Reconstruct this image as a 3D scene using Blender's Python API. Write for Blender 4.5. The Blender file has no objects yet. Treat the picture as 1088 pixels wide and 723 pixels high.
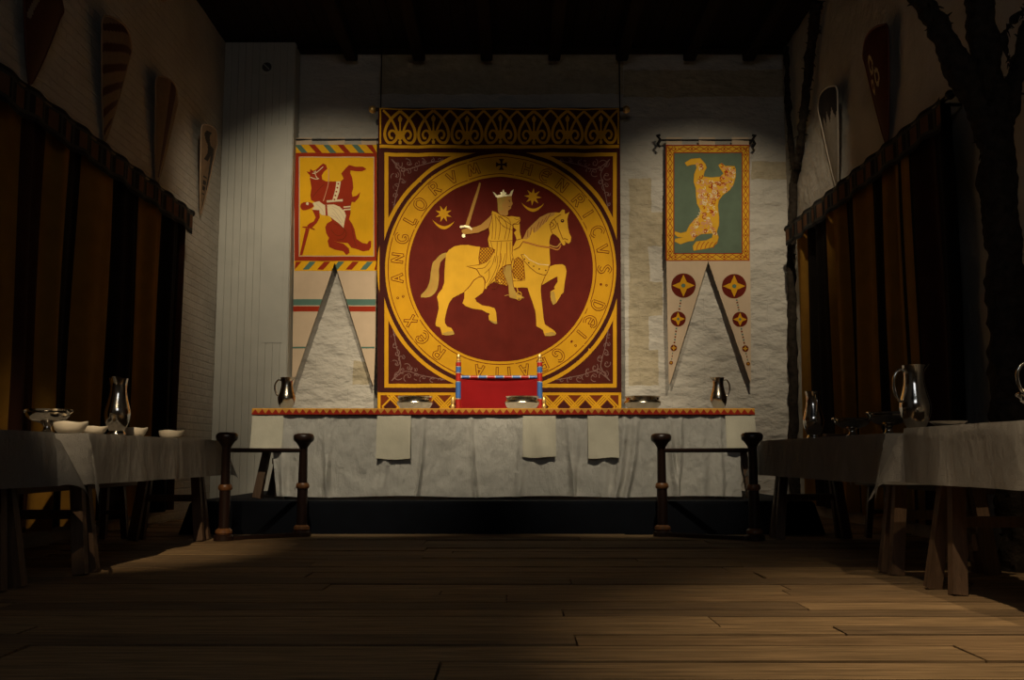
import bpy, bmesh, math, random
from mathutils import Vector, Matrix, noise
from mathutils.geometry import tessellate_polygon
random.seed(7)
PI = math.pi
scn = bpy.context.scene
COL = scn.collection

# ------------------------------------------------------------------ camera
F = 1050.0; PITCH = math.radians(6.7); CAMZ = 0.631
cam_d = bpy.data.cameras.new('camera'); cam = bpy.data.objects.new('camera', cam_d)
COL.objects.link(cam); scn.camera = cam
cam.location = (0, 0, CAMZ); cam.rotation_euler = (PI/2 + PITCH, 0, 0)
cam_d.sensor_width = 36; cam_d.lens = 36*F/1088; cam_d.clip_start = 0.05; cam_d.clip_end = 100
ct, st = math.cos(PITCH), math.sin(PITCH)
def W(px, py, Y):
    """point on the plane y = Y seen at a place of the photograph"""
    u = (px-544)/F; v = (361.5-py)/F
    dy = ct - v*st; dz = st + v*ct
    return Vector((u*Y/dy, Y, CAMZ + dz*Y/dy))
def WX(px, X, py=400):      # depth at which a wall at x = X is crossed
    return X*F/(px-544)*(ct - (361.5-py)/F*st)

scn.view_settings.view_transform = 'Standard'
try: scn.view_settings.look = 'None'
except Exception: pass
scn.view_settings.exposure = 0.0; scn.view_settings.gamma = 1.0
scn.view_settings.use_curve_mapping = False

# ------------------------------------------------------------------ materials
def newmat(name):
    m = bpy.data.materials.new(name); m.use_nodes = True
    nt = m.node_tree; b = nt.nodes['Principled BSDF']
    return m, nt, b
def mix_col(nt, fac, a, b):
    n = nt.nodes.new('ShaderNodeMix'); n.data_type = 'RGBA'
    for s, v in ((n.inputs[0], fac), (n.inputs[6], a), (n.inputs[7], b)):
        if hasattr(v, 'is_linked'): nt.links.new(v, s)
        elif isinstance(v, (int, float)): s.default_value = v
        else: s.default_value = (*v, 1) if len(v) == 3 else v
    return n.outputs[2]
def mth(nt, op, a, b=None, c=None, clamp=False):
    n = nt.nodes.new('ShaderNodeMath'); n.operation = op; n.use_clamp = clamp
    for i, v in enumerate((a, b, c)):
        if v is None: continue
        if hasattr(v, 'is_linked'): nt.links.new(v, n.inputs[i])
        else: n.inputs[i].default_value = v
    return n.outputs[0]
def coords(nt, scale=(1, 1, 1), rot=(0, 0, 0)):
    tc = nt.nodes.new('ShaderNodeTexCoord'); mp = nt.nodes.new('ShaderNodeMapping')
    mp.inputs['Scale'].default_value = scale; mp.inputs['Rotation'].default_value = rot
    nt.links.new(tc.outputs['Object'], mp.inputs[0]); return mp.outputs[0]
def noise_n(nt, vec, scale, detail=4, rough=0.5):
    n = nt.nodes.new('ShaderNodeTexNoise'); nt.links.new(vec, n.inputs['Vector'])
    n.inputs['Scale'].default_value = scale; n.inputs['Detail'].default_value = detail
    n.inputs['Roughness'].default_value = rough; return n.outputs[0]
def ramp(nt, fac, p0, p1):
    n = nt.nodes.new('ShaderNodeMapRange'); nt.links.new(fac, n.inputs[0])
    n.inputs[1].default_value = p0; n.inputs[2].default_value = p1; return n.outputs[0]
def bump(nt, b, h, strength=0.3, dist=0.01):
    n = nt.nodes.new('ShaderNodeBump'); n.inputs['Strength'].default_value = strength
    n.inputs['Distance'].default_value = dist
    nt.links.new(h, n.inputs['Height']); nt.links.new(n.outputs[0], b.inputs['Normal'])

def cloth_mat(name, c, rough=0.9, var=0.15, weave=260, wrinkle=0.0, wscale=9):
    m, nt, b = newmat(name)
    v = coords(nt)
    n1 = noise_n(nt, v, 6, 4); f = ramp(nt, n1, 0.3, 0.7)
    col = mix_col(nt, f, [x*(1-var) for x in c], [min(1, x*(1+var)) for x in c])
    nt.links.new(col, b.inputs['Base Color'])
    b.inputs['Roughness'].default_value = rough
    b.inputs['Specular IOR Level'].default_value = 0.15
    h = noise_n(nt, v, weave, 1)
    h = mth(nt, 'MULTIPLY', h, 0.12)
    if wrinkle:
        w = noise_n(nt, coords(nt, (1, 1, 0.55)), wscale, 5, 0.55)
        h = mth(nt, 'MULTIPLY_ADD', w, 1.0, h)
        bump(nt, b, h, wrinkle, 0.05)
    else: bump(nt, b, h, 0.25, 0.01)
    return m
def plain(name, c, rough=0.6, metal=0.0, var=0.1, nscale=14, spec=0.5, bmp=0.0):
    m, nt, b = newmat(name)
    f = ramp(nt, noise_n(nt, coords(nt), nscale, 4), 0.3, 0.7)
    nt.links.new(mix_col(nt, f, [x*(1-var) for x in c], [min(1, x*(1+var)) for x in c]), b.inputs['Base Color'])
    b.inputs['Roughness'].default_value = rough; b.inputs['Metallic'].default_value = metal
    b.inputs['Specular IOR Level'].default_value = spec
    if bmp: bump(nt, b, noise_n(nt, coords(nt), nscale*2, 5), bmp, 0.01)
    return m
def wood(name, c, axis='x', rough=0.65, spec=0.3, contrast=0.45):
    m, nt, b = newmat(name)
    sc = {'x': (0.6, 9, 9), 'y': (9, 0.6, 9), 'z': (9, 9, 0.6)}[axis]
    v = coords(nt, sc)
    g = noise_n(nt, v, 5, 8, 0.65); big = noise_n(nt, coords(nt), 1.7, 3)
    f = ramp(nt, g, 0.3, 0.72)
    c1 = mix_col(nt, f, [x*(1-contrast) for x in c], [min(1, x*(1+contrast*.6)) for x in c])
    c2 = mix_col(nt, ramp(nt, big, .35, .7), c1, [x*.62 for x in c]); 
    n = nt.nodes.new('ShaderNodeMix'); n.data_type = 'RGBA'; n.inputs[0].default_value = .5
    nt.links.new(c1, n.inputs[6]); nt.links.new(c2, n.inputs[7])
    nt.links.new(n.outputs[2], b.inputs['Base Color'])
    b.inputs['Roughness'].default_value = rough; b.inputs['Specular IOR Level'].default_value = spec
    bump(nt, b, g, 0.35, 0.006)
    return m

M = {}
M['floor'] = [wood('floor_oak_%d' % i, c, 'x', 0.75, 0.2, .75) for i, c in enumerate(
    [(.24, .155, .08), (.31, .20, .10), (.20, .13, .07), (.27, .17, .085), (.34, .22, .11)])]
M['dark_wood'] = wood('dark_stained_wood', (.03, .014, .009), 'z', 0.35, 0.5)
M['ring_wood'] = wood('turned_ring_wood', (.26, .11, .04), 'z', 0.35, 0.5)
M['leg_wood'] = wood('trestle_wood', (.13, .075, .042), 'z', 0.6)
M['board_wood'] = wood('board_wood', (.16, .09, .05), 'y', 0.6)
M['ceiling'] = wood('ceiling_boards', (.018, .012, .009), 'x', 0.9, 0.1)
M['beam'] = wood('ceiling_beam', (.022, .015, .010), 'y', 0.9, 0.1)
M['linen'] = cloth_mat('linen_cloth', (.56, .53, .47), 0.95, 0.07, 300, 0.9, 9)
M['towel'] = cloth_mat('cream_linen', (.62, .57, .44), 0.95, 0.06, 300, 0.3, 8)
M['linen_side'] = cloth_mat('grey_linen', (.42, .39, .35), 0.95, 0.08, 300, 0.7, 8)
M['gold'] = cloth_mat('gold_cloth', (.66, .33, .012), 0.8, .07)
M['gold2'] = cloth_mat('pale_gold_cloth', (.72, .40, .03), 0.8, .07)
M['tan'] = cloth_mat('flesh_tan_cloth', (.52, .27, .06), 0.8, .05)
M['olive'] = cloth_mat('olive_gold_cloth', (.48, .30, .06), 0.8, .12)
M['maroon'] = cloth_mat('maroon_cloth', (.125, .014, .008), 0.85, .12)
M['maroon_mid'] = cloth_mat('brown_maroon_cloth', (.075, .012, .008), 0.85, .12)
M['maroon_dk'] = cloth_mat('dark_maroon_cloth', (.055, .011, .009), 0.85, .12)
M['line'] = cloth_mat('dark_red_thread', (.17, .03, .006), 0.85, .05)
M['vine'] = cloth_mat('dull_violet_thread', (.22, .12, .10), 0.85, .05)
M['leafgold'] = plain('gold_leaf', (1.0, .86, .50), 0.35, 0.15, .05)
M['yellow'] = cloth_mat('yellow_cloth', (.80, .42, .012), 0.85, .05)
M['red'] = cloth_mat('brick_red_cloth', (.33, .032, .010), 0.85, .08)
M['red2'] = cloth_mat('light_red_cloth', (.40, .055, .012), 0.85, .08)
M['cream'] = cloth_mat('cream_cloth', (.80, .66, .40), 0.9, .05)
M['beige'] = cloth_mat('beige_cloth', (.60, .46, .32), 0.9, .05)
M['teal'] = cloth_mat('teal_cloth', (.10, .19, .15), 0.85, .06)
M['green'] = cloth_mat('sage_green_cloth', (.12, .165, .115), 0.85, .1)
M['pink'] = cloth_mat('pink_thread', (.68, .32, .17), 0.85, .05)
M['navy'] = cloth_mat('navy_carpet', (.005, .006, .009), 0.95, .2, 120)
M['chair_red'] = cloth_mat('red_leather', (.42, .012, .014), 0.7, .08)
M['paint_red'] = plain('red_paint', (.40, .02, .012), .35, 0, .1)
M['paint_blue'] = plain('blue_paint', (.05, .13, .36), .35, 0, .1)
M['paint_white'] = plain('white_paint', (.5, .45, .36), .4, 0, .05)
M['brass'] = plain('brass', (.95, .60, .20), .38, .75, .05)
M['pewter'] = plain('pewter', (.62, .58, .52), .13, 1.0, .08, 5)
M['bronze'] = plain('bronze_pewter', (.66, .58, .46), .2, 1.0, .08, 5)
M['iron'] = plain('black_iron', (.012, .011, .010), .5, .6, .1)
M['lit_metal'] = plain('bright_lit_metal', (.78, .68, .52), .4, 0, .05)  # pale non-metal colour stands in for strong light on metal bowls
M['curt_gold'] = cloth_mat('curtain_gold', (.36, .185, .028), 0.9, .12)
M['curt_dark'] = cloth_mat('curtain_black', (.012, .008, .007), 0.9, .2)
M['curt_maroon'] = cloth_mat('curtain_maroon', (.05, .018, .010), 0.9, .2)
M['val_dark'] = cloth_mat('valance_navy', (.03, .03, .032), 0.9, .2)
M['val_tan'] = cloth_mat('valance_tan', (.20, .10, .055), 0.9, .2)
M['val_edge'] = cloth_mat('valance_edge', (.08, .075, .065), 0.9, .2)
M['bark'] = plain('rough_bark', (.030, .023, .017), .95, 0, .4, 20, .1, 1.0)
M['grey_paint'] = plain('old_white_paint', (.42, .41, .36), .6, 0, .06, 4)
M['dark_hole'] = plain('dark_dial', (.05, .045, .04), .5)
M['sh_maroon'] = plain('shield_maroon', (.085, .018, .012), .6)
M['sh_tan'] = plain('shield_tan', (.30, .20, .12), .7)
M['sh_dark'] = plain('shield_black', (.018, .014, .013), .6)
M['sh_pale'] = plain('shield_pale', (.33, .28, .22), .7)
M['sh_red'] = plain('shield_red', (.12, .02, .012), .6)

def wall_back_mat():
    m, nt, b = newmat('limewashed_stone')
    tc = nt.nodes.new('ShaderNodeTexCoord')
    v = tc.outputs['Object']
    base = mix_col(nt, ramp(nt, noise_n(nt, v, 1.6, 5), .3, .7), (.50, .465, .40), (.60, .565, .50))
    # warped coordinates for the patches of bare stone and one patch of painted shade
    nz = nt.nodes.new('ShaderNodeTexNoise'); nz.inputs['Scale'].default_value = 7; nt.links.new(v, nz.inputs['Vector'])
    add = nt.nodes.new('ShaderNodeVectorMath'); add.operation = 'MULTIPLY_ADD'
    nt.links.new(nz.outputs['Color'], add.inputs[0]); add.inputs[1].default_value = (.05, .05, .05); nt.links.new(v, add.inputs[2])
    sep = nt.nodes.new('ShaderNodeSeparateXYZ'); nt.links.new(add.outputs[0], sep.inputs[0])
    X, Z = sep.outputs[0], sep.outputs[2]
    tot = None
    for (x0, y0, x1, y1) in [(668, 190, 692, 226), (668, 226, 706, 262), (668, 262, 690, 300), (668, 300, 704, 336),
                             (668, 336, 690, 372), (668, 372, 700, 410), (375, 384, 393, 409), (798, 172, 840, 191),
                             (662, 74, 840, 103), (404, 55, 662, 100)]:  # last box paints in the shade on the wall above the hanging
        a = W(x0, y0, 11.4); c = W(x1, y1, 11.4)
        k = mth(nt, 'MULTIPLY', mth(nt, 'MULTIPLY', mth(nt, 'GREATER_THAN', X, a.x+.025), mth(nt, 'LESS_THAN', X, c.x+.025)),
                mth(nt, 'MULTIPLY', mth(nt, 'GREATER_THAN', Z, c.z+.025), mth(nt, 'LESS_THAN', Z, a.z+.025)))
        tot = k if tot is None else mth(nt, 'MAXIMUM', tot, k)
    stone_shade = mix_col(nt, ramp(nt, noise_n(nt, v, 14, 4), .3, .7), (.40, .34, .23), (.48, .41, .29))
    col = mix_col(nt, tot, base, stone_shade)
    # courses of stone showing as joints
    br = nt.nodes.new('ShaderNodeTexBrick'); mp = nt.nodes.new('ShaderNodeMapping'); mp.inputs['Rotation'].default_value = (PI/2, 0, 0)
    nt.links.new(add.outputs[0], mp.inputs[0]); nt.links.new(mp.outputs[0], br.inputs['Vector'])
    br.inputs['Scale'].default_value = 1.0; br.inputs['Brick Width'].default_value = .75; br.inputs['Row Height'].default_value = .36
    br.inputs['Mortar Size'].default_value = .006; br.inputs['Mortar Smooth'].default_value = .6
    h1 = noise_n(nt, coords(nt, (1, 1, 1.7)), 4.5, 5, .5)
    h = mth(nt, 'MULTIPLY_ADD', br.outputs['Fac'], -.03, mth(nt, 'MULTIPLY', h1, 1.0))
    nt.links.new(mix_col(nt, mth(nt, 'MULTIPLY', br.outputs['Fac'], .03), col, (.2, .17, .13)), b.inputs['Base Color'])
    b.inputs['Roughness'].default_value = .95; b.inputs['Specular IOR Level'].default_value = .1
    bump(nt, b, h, .75, .09)
    return m
def wall_side_mat(brick):
    m, nt, b = newmat('painted_brick' if brick else 'rough_plaster')
    v = coords(nt)
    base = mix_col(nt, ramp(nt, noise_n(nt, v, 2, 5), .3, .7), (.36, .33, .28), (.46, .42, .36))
    nt.links.new(base, b.inputs['Base Color']); b.inputs['Roughness'].default_value = .95
    b.inputs['Specular IOR Level'].default_value = .1
    h = noise_n(nt, v, 9, 7, .6)
    if brick:
        br = nt.nodes.new('ShaderNodeTexBrick'); mp = nt.nodes.new('ShaderNodeMapping')
        mp.inputs['Rotation'].default_value = (PI/2, 0, PI/2)
        mp.vector_type = 'TEXTURE'
        nt.links.new(v, mp.inputs[0]); nt.links.new(mp.outputs[0], br.inputs['Vector'])
        br.inputs['Scale'].default_value = 1.0; br.inputs['Brick Width'].default_value = .22; br.inputs['Row Height'].default_value = .075
        br.inputs['Mortar Size'].default_value = .01; br.inputs['Mortar Smooth'].default_value = .4
        h = mth(nt, 'MULTIPLY_ADD', br.outputs['Fac'], -.6, h)
    bump(nt, b, h, .8, .03)
    return m
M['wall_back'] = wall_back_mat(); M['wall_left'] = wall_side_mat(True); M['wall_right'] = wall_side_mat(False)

# ------------------------------------------------------------------ mesh helpers
def link_bm(name, bm, mats, parent=None, smooth=False, loc=None):
    me = bpy.data.meshes.new(name)
    if smooth:
        for f in bm.faces: f.smooth = True
    bm.to_mesh(me); bm.free()
    for m in (mats if isinstance(mats, (list, tuple)) else [mats]): me.materials.append(m)
    if smooth:
        try: me.set_sharp_from_angle(angle=math.radians(40))
        except Exception: pass
    o = bpy.data.objects.new(name, me); COL.objects.link(o)
    if parent: o.parent = parent
    if loc is not None: o.location = loc
    return o
def tag(o, label, cat, group=None):
    o['label'] = label; o['category'] = cat
    if group: o['group'] = group
    return o
def thing(name, label, cat, loc, rz=0, group=None):
    o = bpy.data.objects.new(name, None); COL.objects.link(o); o.empty_display_size = .1
    o.location = loc; o.rotation_euler = (0, 0, rz)
    return tag(o, label, cat, group)
def struct(o): o['kind'] = 'structure'; return o
def box(bm, x0, x1, y0, y1, z0, z1, mi=0, bev=0.0):
    r = bmesh.ops.create_cube(bm, size=1, matrix=Matrix.Translation(((x0+x1)/2, (y0+y1)/2, (z0+z1)/2)) @
                              Matrix.Diagonal((abs(x1-x0), abs(y1-y0), abs(z1-z0), 1)))
    fs = set(f for v in r['verts'] for f in v.link_faces)
    for f in fs: f.material_index = mi
    if bev:
        es = list(set(e for f in fs for e in f.edges))
        g = bmesh.ops.bevel(bm, geom=es, offset=bev, segments=2, affect='EDGES', clamp_overlap=True)
        for f in g['faces']: f.material_index = mi
def beam(bm, a, b, w, d, mi=0, w2=None, d2=None, up=(0, 0, 1)):
    """rectangular bar between two points, tapering"""
    a = Vector(a); b = Vector(b); t = (b-a).normalized(); u = Vector(up)
    if abs(t.dot(u)) > .98: u = Vector((0, 1, 0))
    s = t.cross(u).normalized(); n = s.cross(t).normalized()
    w2 = w2 or w; d2 = d2 or d
    va = [bm.verts.new(a + s*i*w/2 + n*j*d/2) for i, j in ((-1, -1), (1, -1), (1, 1), (-1, 1))]
    vb = [bm.verts.new(b + s*i*w2/2 + n*j*d2/2) for i, j in ((-1, -1), (1, -1), (1, 1), (-1, 1))]
    fs = [bm.faces.new(va[::-1]), bm.faces.new(vb)]
    for k in range(4): fs.append(bm.faces.new((va[k], va[(k+1) % 4], vb[(k+1) % 4], vb[k])))
    for f in fs: f.material_index = mi
def lathe(bm, prof, c=(0, 0, 0), seg=40, mi=0, sx=1, sy=1, mis=None):
    rings = []
    for (r, z) in prof:
        if r < 1e-5: rings.append([bm.verts.new((c[0], c[1], c[2]+z))])
        else: rings.append([bm.verts.new((c[0]+r*sx*math.cos(2*PI*k/seg), c[1]+r*sy*math.sin(2*PI*k/seg), c[2]+z)) for k in range(seg)])
    for i in range(len(rings)-1):
        A, B = rings[i], rings[i+1]
        for k in range(seg):
            k2 = (k+1) % seg
            if len(A) == 1 and len(B) == 1: continue
            if len(A) == 1: vs = (A[0], B[k2], B[k])
            elif len(B) == 1: vs = (A[k], A[k2], B[0])
            else: vs = (A[k], A[k2], B[k2], B[k])
            try: f = bm.faces.new(vs); f.material_index = mis[i] if mis else mi
            except ValueError: pass
def tube(bm, pts, rad, seg=12, mi=0, rough=0, seed=0, cap=True):
    pts = [Vector(p) for p in pts]; n = len(pts)
    if not isinstance(rad, (list, tuple)): rad = [rad]*n
    rings = []; ref = Vector((0.13, 1, 0.07))
    for i, p in enumerate(pts):
        t = (pts[min(n-1, i+1)] - pts[max(0, i-1)]).normalized()
        r = ref if abs(t.dot(ref.normalized())) < .95 else Vector((1, 0, 0))
        s = t.cross(r).normalized(); u = s.cross(t).normalized()
        ring = []
        for k in range(seg):
            a = 2*PI*k/seg
            d = s*math.cos(a)+u*math.sin(a); q = p + d*rad[i]
            if rough: q += d*rough*noise.noise(Vector((q.x*11+seed, q.y*11, q.z*7)))*1.6 + d*rough*.7*noise.noise(Vector((q.x*34+seed, q.y*34, q.z*22)))
            ring.append(bm.verts.new(q))
        rings.append(ring)
    for i in range(n-1):
        for k in range(seg):
            f = bm.faces.new((rings[i][k], rings[i][(k+1) % seg], rings[i+1][(k+1) % seg], rings[i+1][k])); f.material_index = mi
    if cap:
        f = bm.faces.new(rings[0][::-1]); f.material_index = mi
        f = bm.faces.new(rings[-1]); f.material_index = mi
def smooth_path(pts, n=6, closed=False):
    P = [Vector(p) for p in pts]; out = []; L = len(P)
    rng = range(L if closed else L-1)
    for i in rng:
        if closed: p0, p1, p2, p3 = P[(i-1) % L], P[i], P[(i+1) % L], P[(i+2) % L]
        else: p0, p1, p2, p3 = P[max(0, i-1)], P[i], P[i+1], P[min(L-1, i+2)]
        for k in range(n):
            t = k/n
            out.append(.5*((2*p1)+(p2-p0)*t+(2*p0-5*p1+4*p2-p3)*t*t+(3*p1-p0-3*p2+p3)*t**3))
    if not closed: out.append(P[-1].copy())
    return out

# flat appliqué pictures on hanging cloth --------------------------------------
class Art:
    """cloth picture: shapes given in photo coordinates on the plane y = Y, sewn on as thin layers"""
    def __init__(s, Y, step=.0011): s.Y = Y; s.step = step; s.bm = bmesh.new(); s.mats = []
    def mi(s, k):
        if M[k] not in s.mats: s.mats.append(M[k])
        return s.mats.index(M[k])
    def poly(s, pts, k, lev, smooth=0):
        pts = [Vector((p[0], p[1], 0)) for p in pts]
        if smooth: pts = smooth_path(pts, smooth, True)
        vs = [s.bm.verts.new(W(p.x, p.y, s.Y) - Vector((0, lev*s.step, 0))) for p in pts]
        m = s.mi(k)
        for t in tessellate_polygon([pts]):
            try: f = s.bm.faces.new([vs[i] for i in t]); f.material_index = m
            except ValueError: pass
    def line(s, pts, w, k, lev, smooth=0, closed=False, taper=False):
        pts = [Vector((p[0], p[1], 0)) for p in pts]
        if smooth: pts = smooth_path(pts, smooth, closed)
        elif closed: pts = pts[:]
        if closed: pts = pts + [pts[0]]
        n = len(pts); L = []; R = []; m = s.mi(k)
        for i, p in enumerate(pts):
            if closed: a = pts[(i-1) % (n-1)]; b = pts[(i+1) % (n-1)] if i < n-1 else pts[1]
            else: a = pts[max(0, i-1)]; b = pts[min(n-1, i+1)]
            t1 = (p-a); t2 = (b-p)
            t1 = t1.normalized() if t1.length > 1e-6 else t2.normalized()
            t2 = t2.normalized() if t2.length > 1e-6 else t1
            t = (t1+t2); t = t.normalized() if t.length > 1e-6 else t1
            nn = Vector((-t.y, t.x, 0)); c = max(.45, nn.dot(Vector((-t1.y, t1.x, 0))))
            ww = w/2/c
            if taper: ww *= max(.12, math.sin(PI*(.08+.92*(1-i/(n-1)))))if taper == 1 else 1
            L.append(p+nn*ww); R.append(p-nn*ww)
        vl = [s.bm.verts.new(W(p.x, p.y, s.Y) - Vector((0, lev*s.step, 0))) for p in L]
        vr = [s.bm.verts.new(W(p.x, p.y, s.Y) - Vector((0, lev*s.step, 0))) for p in R]
        for i in range(n-1):
            try: f = s.bm.faces.new((vl[i], vl[i+1], vr[i+1], vr[i])); f.material_index = m
            except ValueError: pass
    def circ(s, c, r, k, lev, n=48, w=None, r2=None):
        pts = [(min(658, c[0]+r*math.cos(2*PI*i/n)) if r > 125 else c[0]+r*math.cos(2*PI*i/n), c[1]+(r2 or r)*math.sin(2*PI*i/n)) for i in range(n)]
        if w: s.line(pts, w, k, lev, closed=True)
        else: s.poly(pts, k, lev)
    def rect(s, x0, y0, x1, y1, k, lev): s.poly([(x0, y0), (x1, y0), (x1, y1), (x0, y1)], k, lev)
    def build(s, name, parent, ripple=None, cut=.06, thick=.008, outline=None):
        bm = s.bm
        bmesh.ops.recalc_face_normals(bm, faces=bm.faces)
        for f in bm.faces:
            f.normal_update()
            if f.normal.y > 0: f.normal_flip()
        if outline:      # the body of the cloth: front, back and edges
            m = s.mi(outline[1]); P = [W(p[0], p[1], s.Y) for p in outline[0]]
            fr = [bm.verts.new(p) for p in P]; bk = [bm.verts.new(p+Vector((0, thick, 0))) for p in P]
            for t in tessellate_polygon([[Vector((p.x, p.z, 0)) for p in P]]):
                f = bm.faces.new([fr[i] for i in t]); f.material_index = m
                f.normal_update()
                if f.normal.y > 0: f.normal_flip()
                f = bm.faces.new([bk[i] for i in t]); f.material_index = m
                f.normal_update()
                if f.normal.y < 0: f.normal_flip()
            for i in range(len(P)):
                j = (i+1) % len(P); f = bm.faces.new((fr[i], bk[i], bk[j], fr[j])); f.material_index = m
        if ripple:
            xs = [v.co.x for v in bm.verts]; x = math.floor(min(xs)/cut)*cut + cut
            while x < max(xs):
                g = bm.verts[:]+bm.edges[:]+bm.faces[:]
                bmesh.ops.bisect_plane(bm, geom=g, plane_co=(x, 0, 0), plane_no=(1, 0, 0), dist=1e-6); x += cut
            for v in bm.verts: v.co.y += ripple(v.co.x)
        return link_bm(name, bm, s.mats, parent)

# ================================================================== SETTING
YW = 11.4; XL = -3.36; XR = 3.25; ZC = W(270, 45, 11.1).z
# floor boards
bm = bmesh.new(); y = -1.5; random.seed(11)
edges_y = []
while y < YW:
    w = random.uniform(.17, .31); edges_y.append((y, min(y+w, YW+.1))); y += w
for (a, b_) in edges_y:
    x = -3.4 - random.uniform(0, 2.4)
    while x < 3.35:
        l = random.uniform(1.6, 3.6); x1 = x+l
        xa, xb = max(x, -3.4), min(x1, 3.3)
        if xb - xa > .02:
            dz = random.uniform(-.007, .003)
            mi = random.randrange(5)
            tlt = random.uniform(-.003, .003)
            r = bmesh.ops.create_cube(bm, size=1, matrix=Matrix.Translation(((xa+xb)/2, (a+b_)/2, dz-.02)) @ Matrix.Diagonal((xb-xa-.008, b_-a-.014, .04, 1)))
            for v in r['verts']:
                if v.co.y > (a+b_)/2: v.co.z += tlt
                if v.co.x > (xa+xb)/2: v.co.z += random.choice((-.0015, .0015))
            for f in set(f for v in r['verts'] for f in v.link_faces): f.material_index = mi
        x = x1
nb = len(bm.faces)
box(bm, -3.5, 3.4, -1.5, YW+.1, -.1, -.03, 5)
struct(link_bm('floor', bm, M['floor']+[M['ceiling']]))
# walls
def slab(name, x0, x1, y0, y1, z0, z1, m, sub=0):
    bm = bmesh.new(); box(bm, x0, x1, y0, y1, z0, z1); return struct(link_bm(name, bm, m))
def rough_panel(name, origin, du, dv, nrm, nu, nv, amp, m, thick=.2):
    """a wall whose face is slightly uneven"""
    bm = bmesh.new(); o = Vector(origin); du = Vector(du); dv = Vector(dv); nr = Vector(nrm)
    G = []
    for j in range(nv+1):
        row = []
        for i in range(nu+1):
            p = o+du*(i/nu)+dv*(j/nv)
            e = 0 if (i in (0, nu) or j in (0, nv)) else 1
            d = noise.noise(p*1.3)*amp + noise.noise(p*4.1)*amp*.45 + noise.noise(Vector((p.x*9, p.y*9, p.z*17)))*amp*.25
            row.append(bm.verts.new(p+nr*d*e))
        G.append(row)
    for j in range(nv):
        for i in range(nu):
            bm.faces.new((G[j][i], G[j][i+1], G[j+1][i+1], G[j+1][i]))
    b4 = [o, o+du, o+du+dv, o+dv]; c = [bm.verts.new(p-nr*thick) for p in b4]
    bm.faces.new(c)
    rim = [[G[0][i] for i in range(nu+1)], [G[j][nu] for j in range(nv+1)], [G[nv][i] for i in range(nu, -1, -1)], [G[j][0] for j in range(nv, -1, -1)]]
    for k in range(4):
        bm.faces.new([c[k]]+rim[k]+[c[(k+1) % 4]])
    bmesh.ops.recalc_face_normals(bm, faces=bm.faces)
    return struct(link_bm(name, bm, m, smooth=True))
rough_panel('wall_back', (XL-.2, YW, -.1), (XR-XL+.4, 0, 0), (0, 0, ZC+.3), (0, -1, 0), 260, 220, .028, M['wall_back'])
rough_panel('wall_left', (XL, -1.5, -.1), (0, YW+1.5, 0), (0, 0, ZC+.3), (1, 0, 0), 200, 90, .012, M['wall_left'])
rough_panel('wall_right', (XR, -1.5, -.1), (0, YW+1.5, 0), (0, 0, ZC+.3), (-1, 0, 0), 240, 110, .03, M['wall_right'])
slab('wall_front', XL-.2, XR+.2, -1.7, -1.5, -.1, ZC+.2, M['wall_right'])
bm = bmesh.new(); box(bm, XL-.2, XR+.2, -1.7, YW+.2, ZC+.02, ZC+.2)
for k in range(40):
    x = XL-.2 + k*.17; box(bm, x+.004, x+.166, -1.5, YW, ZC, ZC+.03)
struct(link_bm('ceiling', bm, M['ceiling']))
n = 2
for x in (-1.9, -1.1, -.3, .5, 1.3, 2.1, 2.8):
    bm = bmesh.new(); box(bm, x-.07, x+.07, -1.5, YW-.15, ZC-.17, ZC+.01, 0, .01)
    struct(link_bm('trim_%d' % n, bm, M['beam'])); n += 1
for y in (2.5,):
    bm = bmesh.new(); box(bm, XL, XR, y-.1, y+.1, ZC-.24, ZC-.0, 0, .02)
    struct(link_bm('trim_%d' % n, bm, M['beam'])); n += 1
bm = bmesh.new(); box(bm, XL, XR, YW-.2, YW-.02, ZC-.03, ZC+.01, 0, .005)
struct(link_bm('trim_%d' % n, bm, M['beam'])); n += 1
# boxed-in corner of vertical painted boards
YB = 11.1; XB = W(308, 250, YB).x
bm = bmesh.new(); nb = 10; wb = (XB-XL)/nb
for k in range(nb):
    x0 = XL+k*wb
    box(bm, x0+.0015, x0+wb-.0015, YB, YB+.02, 0, ZC, 0, .002)
box(bm, XL, XB-.005, YB+.012, YW, 0, ZC-.002)
for k in range(3): box(bm, XB-.012, XB+.006, YB+.02+k*.09, YB+.02+k*.09+.087, 0, ZC, 0, .002)
# access panel lines
a = W(268, 133, YB); c = W(289, 215, YB)
box(bm, XB-.3, XB-.06, YB-.004, YB+.01, 1.9, a.z, 0, .002)
struct(link_bm('trim_1', bm, M['grey_paint']))
# small square plate with a round dial
p = W(284, 72, YB); t = thing('round_vent', 'small square painted plate with dark round dial high on the white boarded corner', 'vent', (p.x, YB-.001, p.z))
bm = bmesh.new(); box(bm, -.075, .075, -.02, 0, -.08, .08, 0, .006); link_bm('plate', bm, M['grey_paint'], t)
bm = bmesh.new(); lathe(bm, [(0, -.01), (.055, -.01), (.055, .0), (.048, .004), (0, .004)], seg=28)
bmesh.ops.rotate(bm, verts=bm.verts, matrix=Matrix.Rotation(PI/2, 3, 'X')); bmesh.ops.translate(bm, verts=bm.verts, vec=(0, -.022, 0))
link_bm('dial', bm, M['dark_hole'], t, True)
bm = bmesh.new(); beam(bm, (-.03, -.03, .03), (.03, -.03, -.03), .012, .008); link_bm('slot_bar', bm, M['grey_paint'], t)

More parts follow.
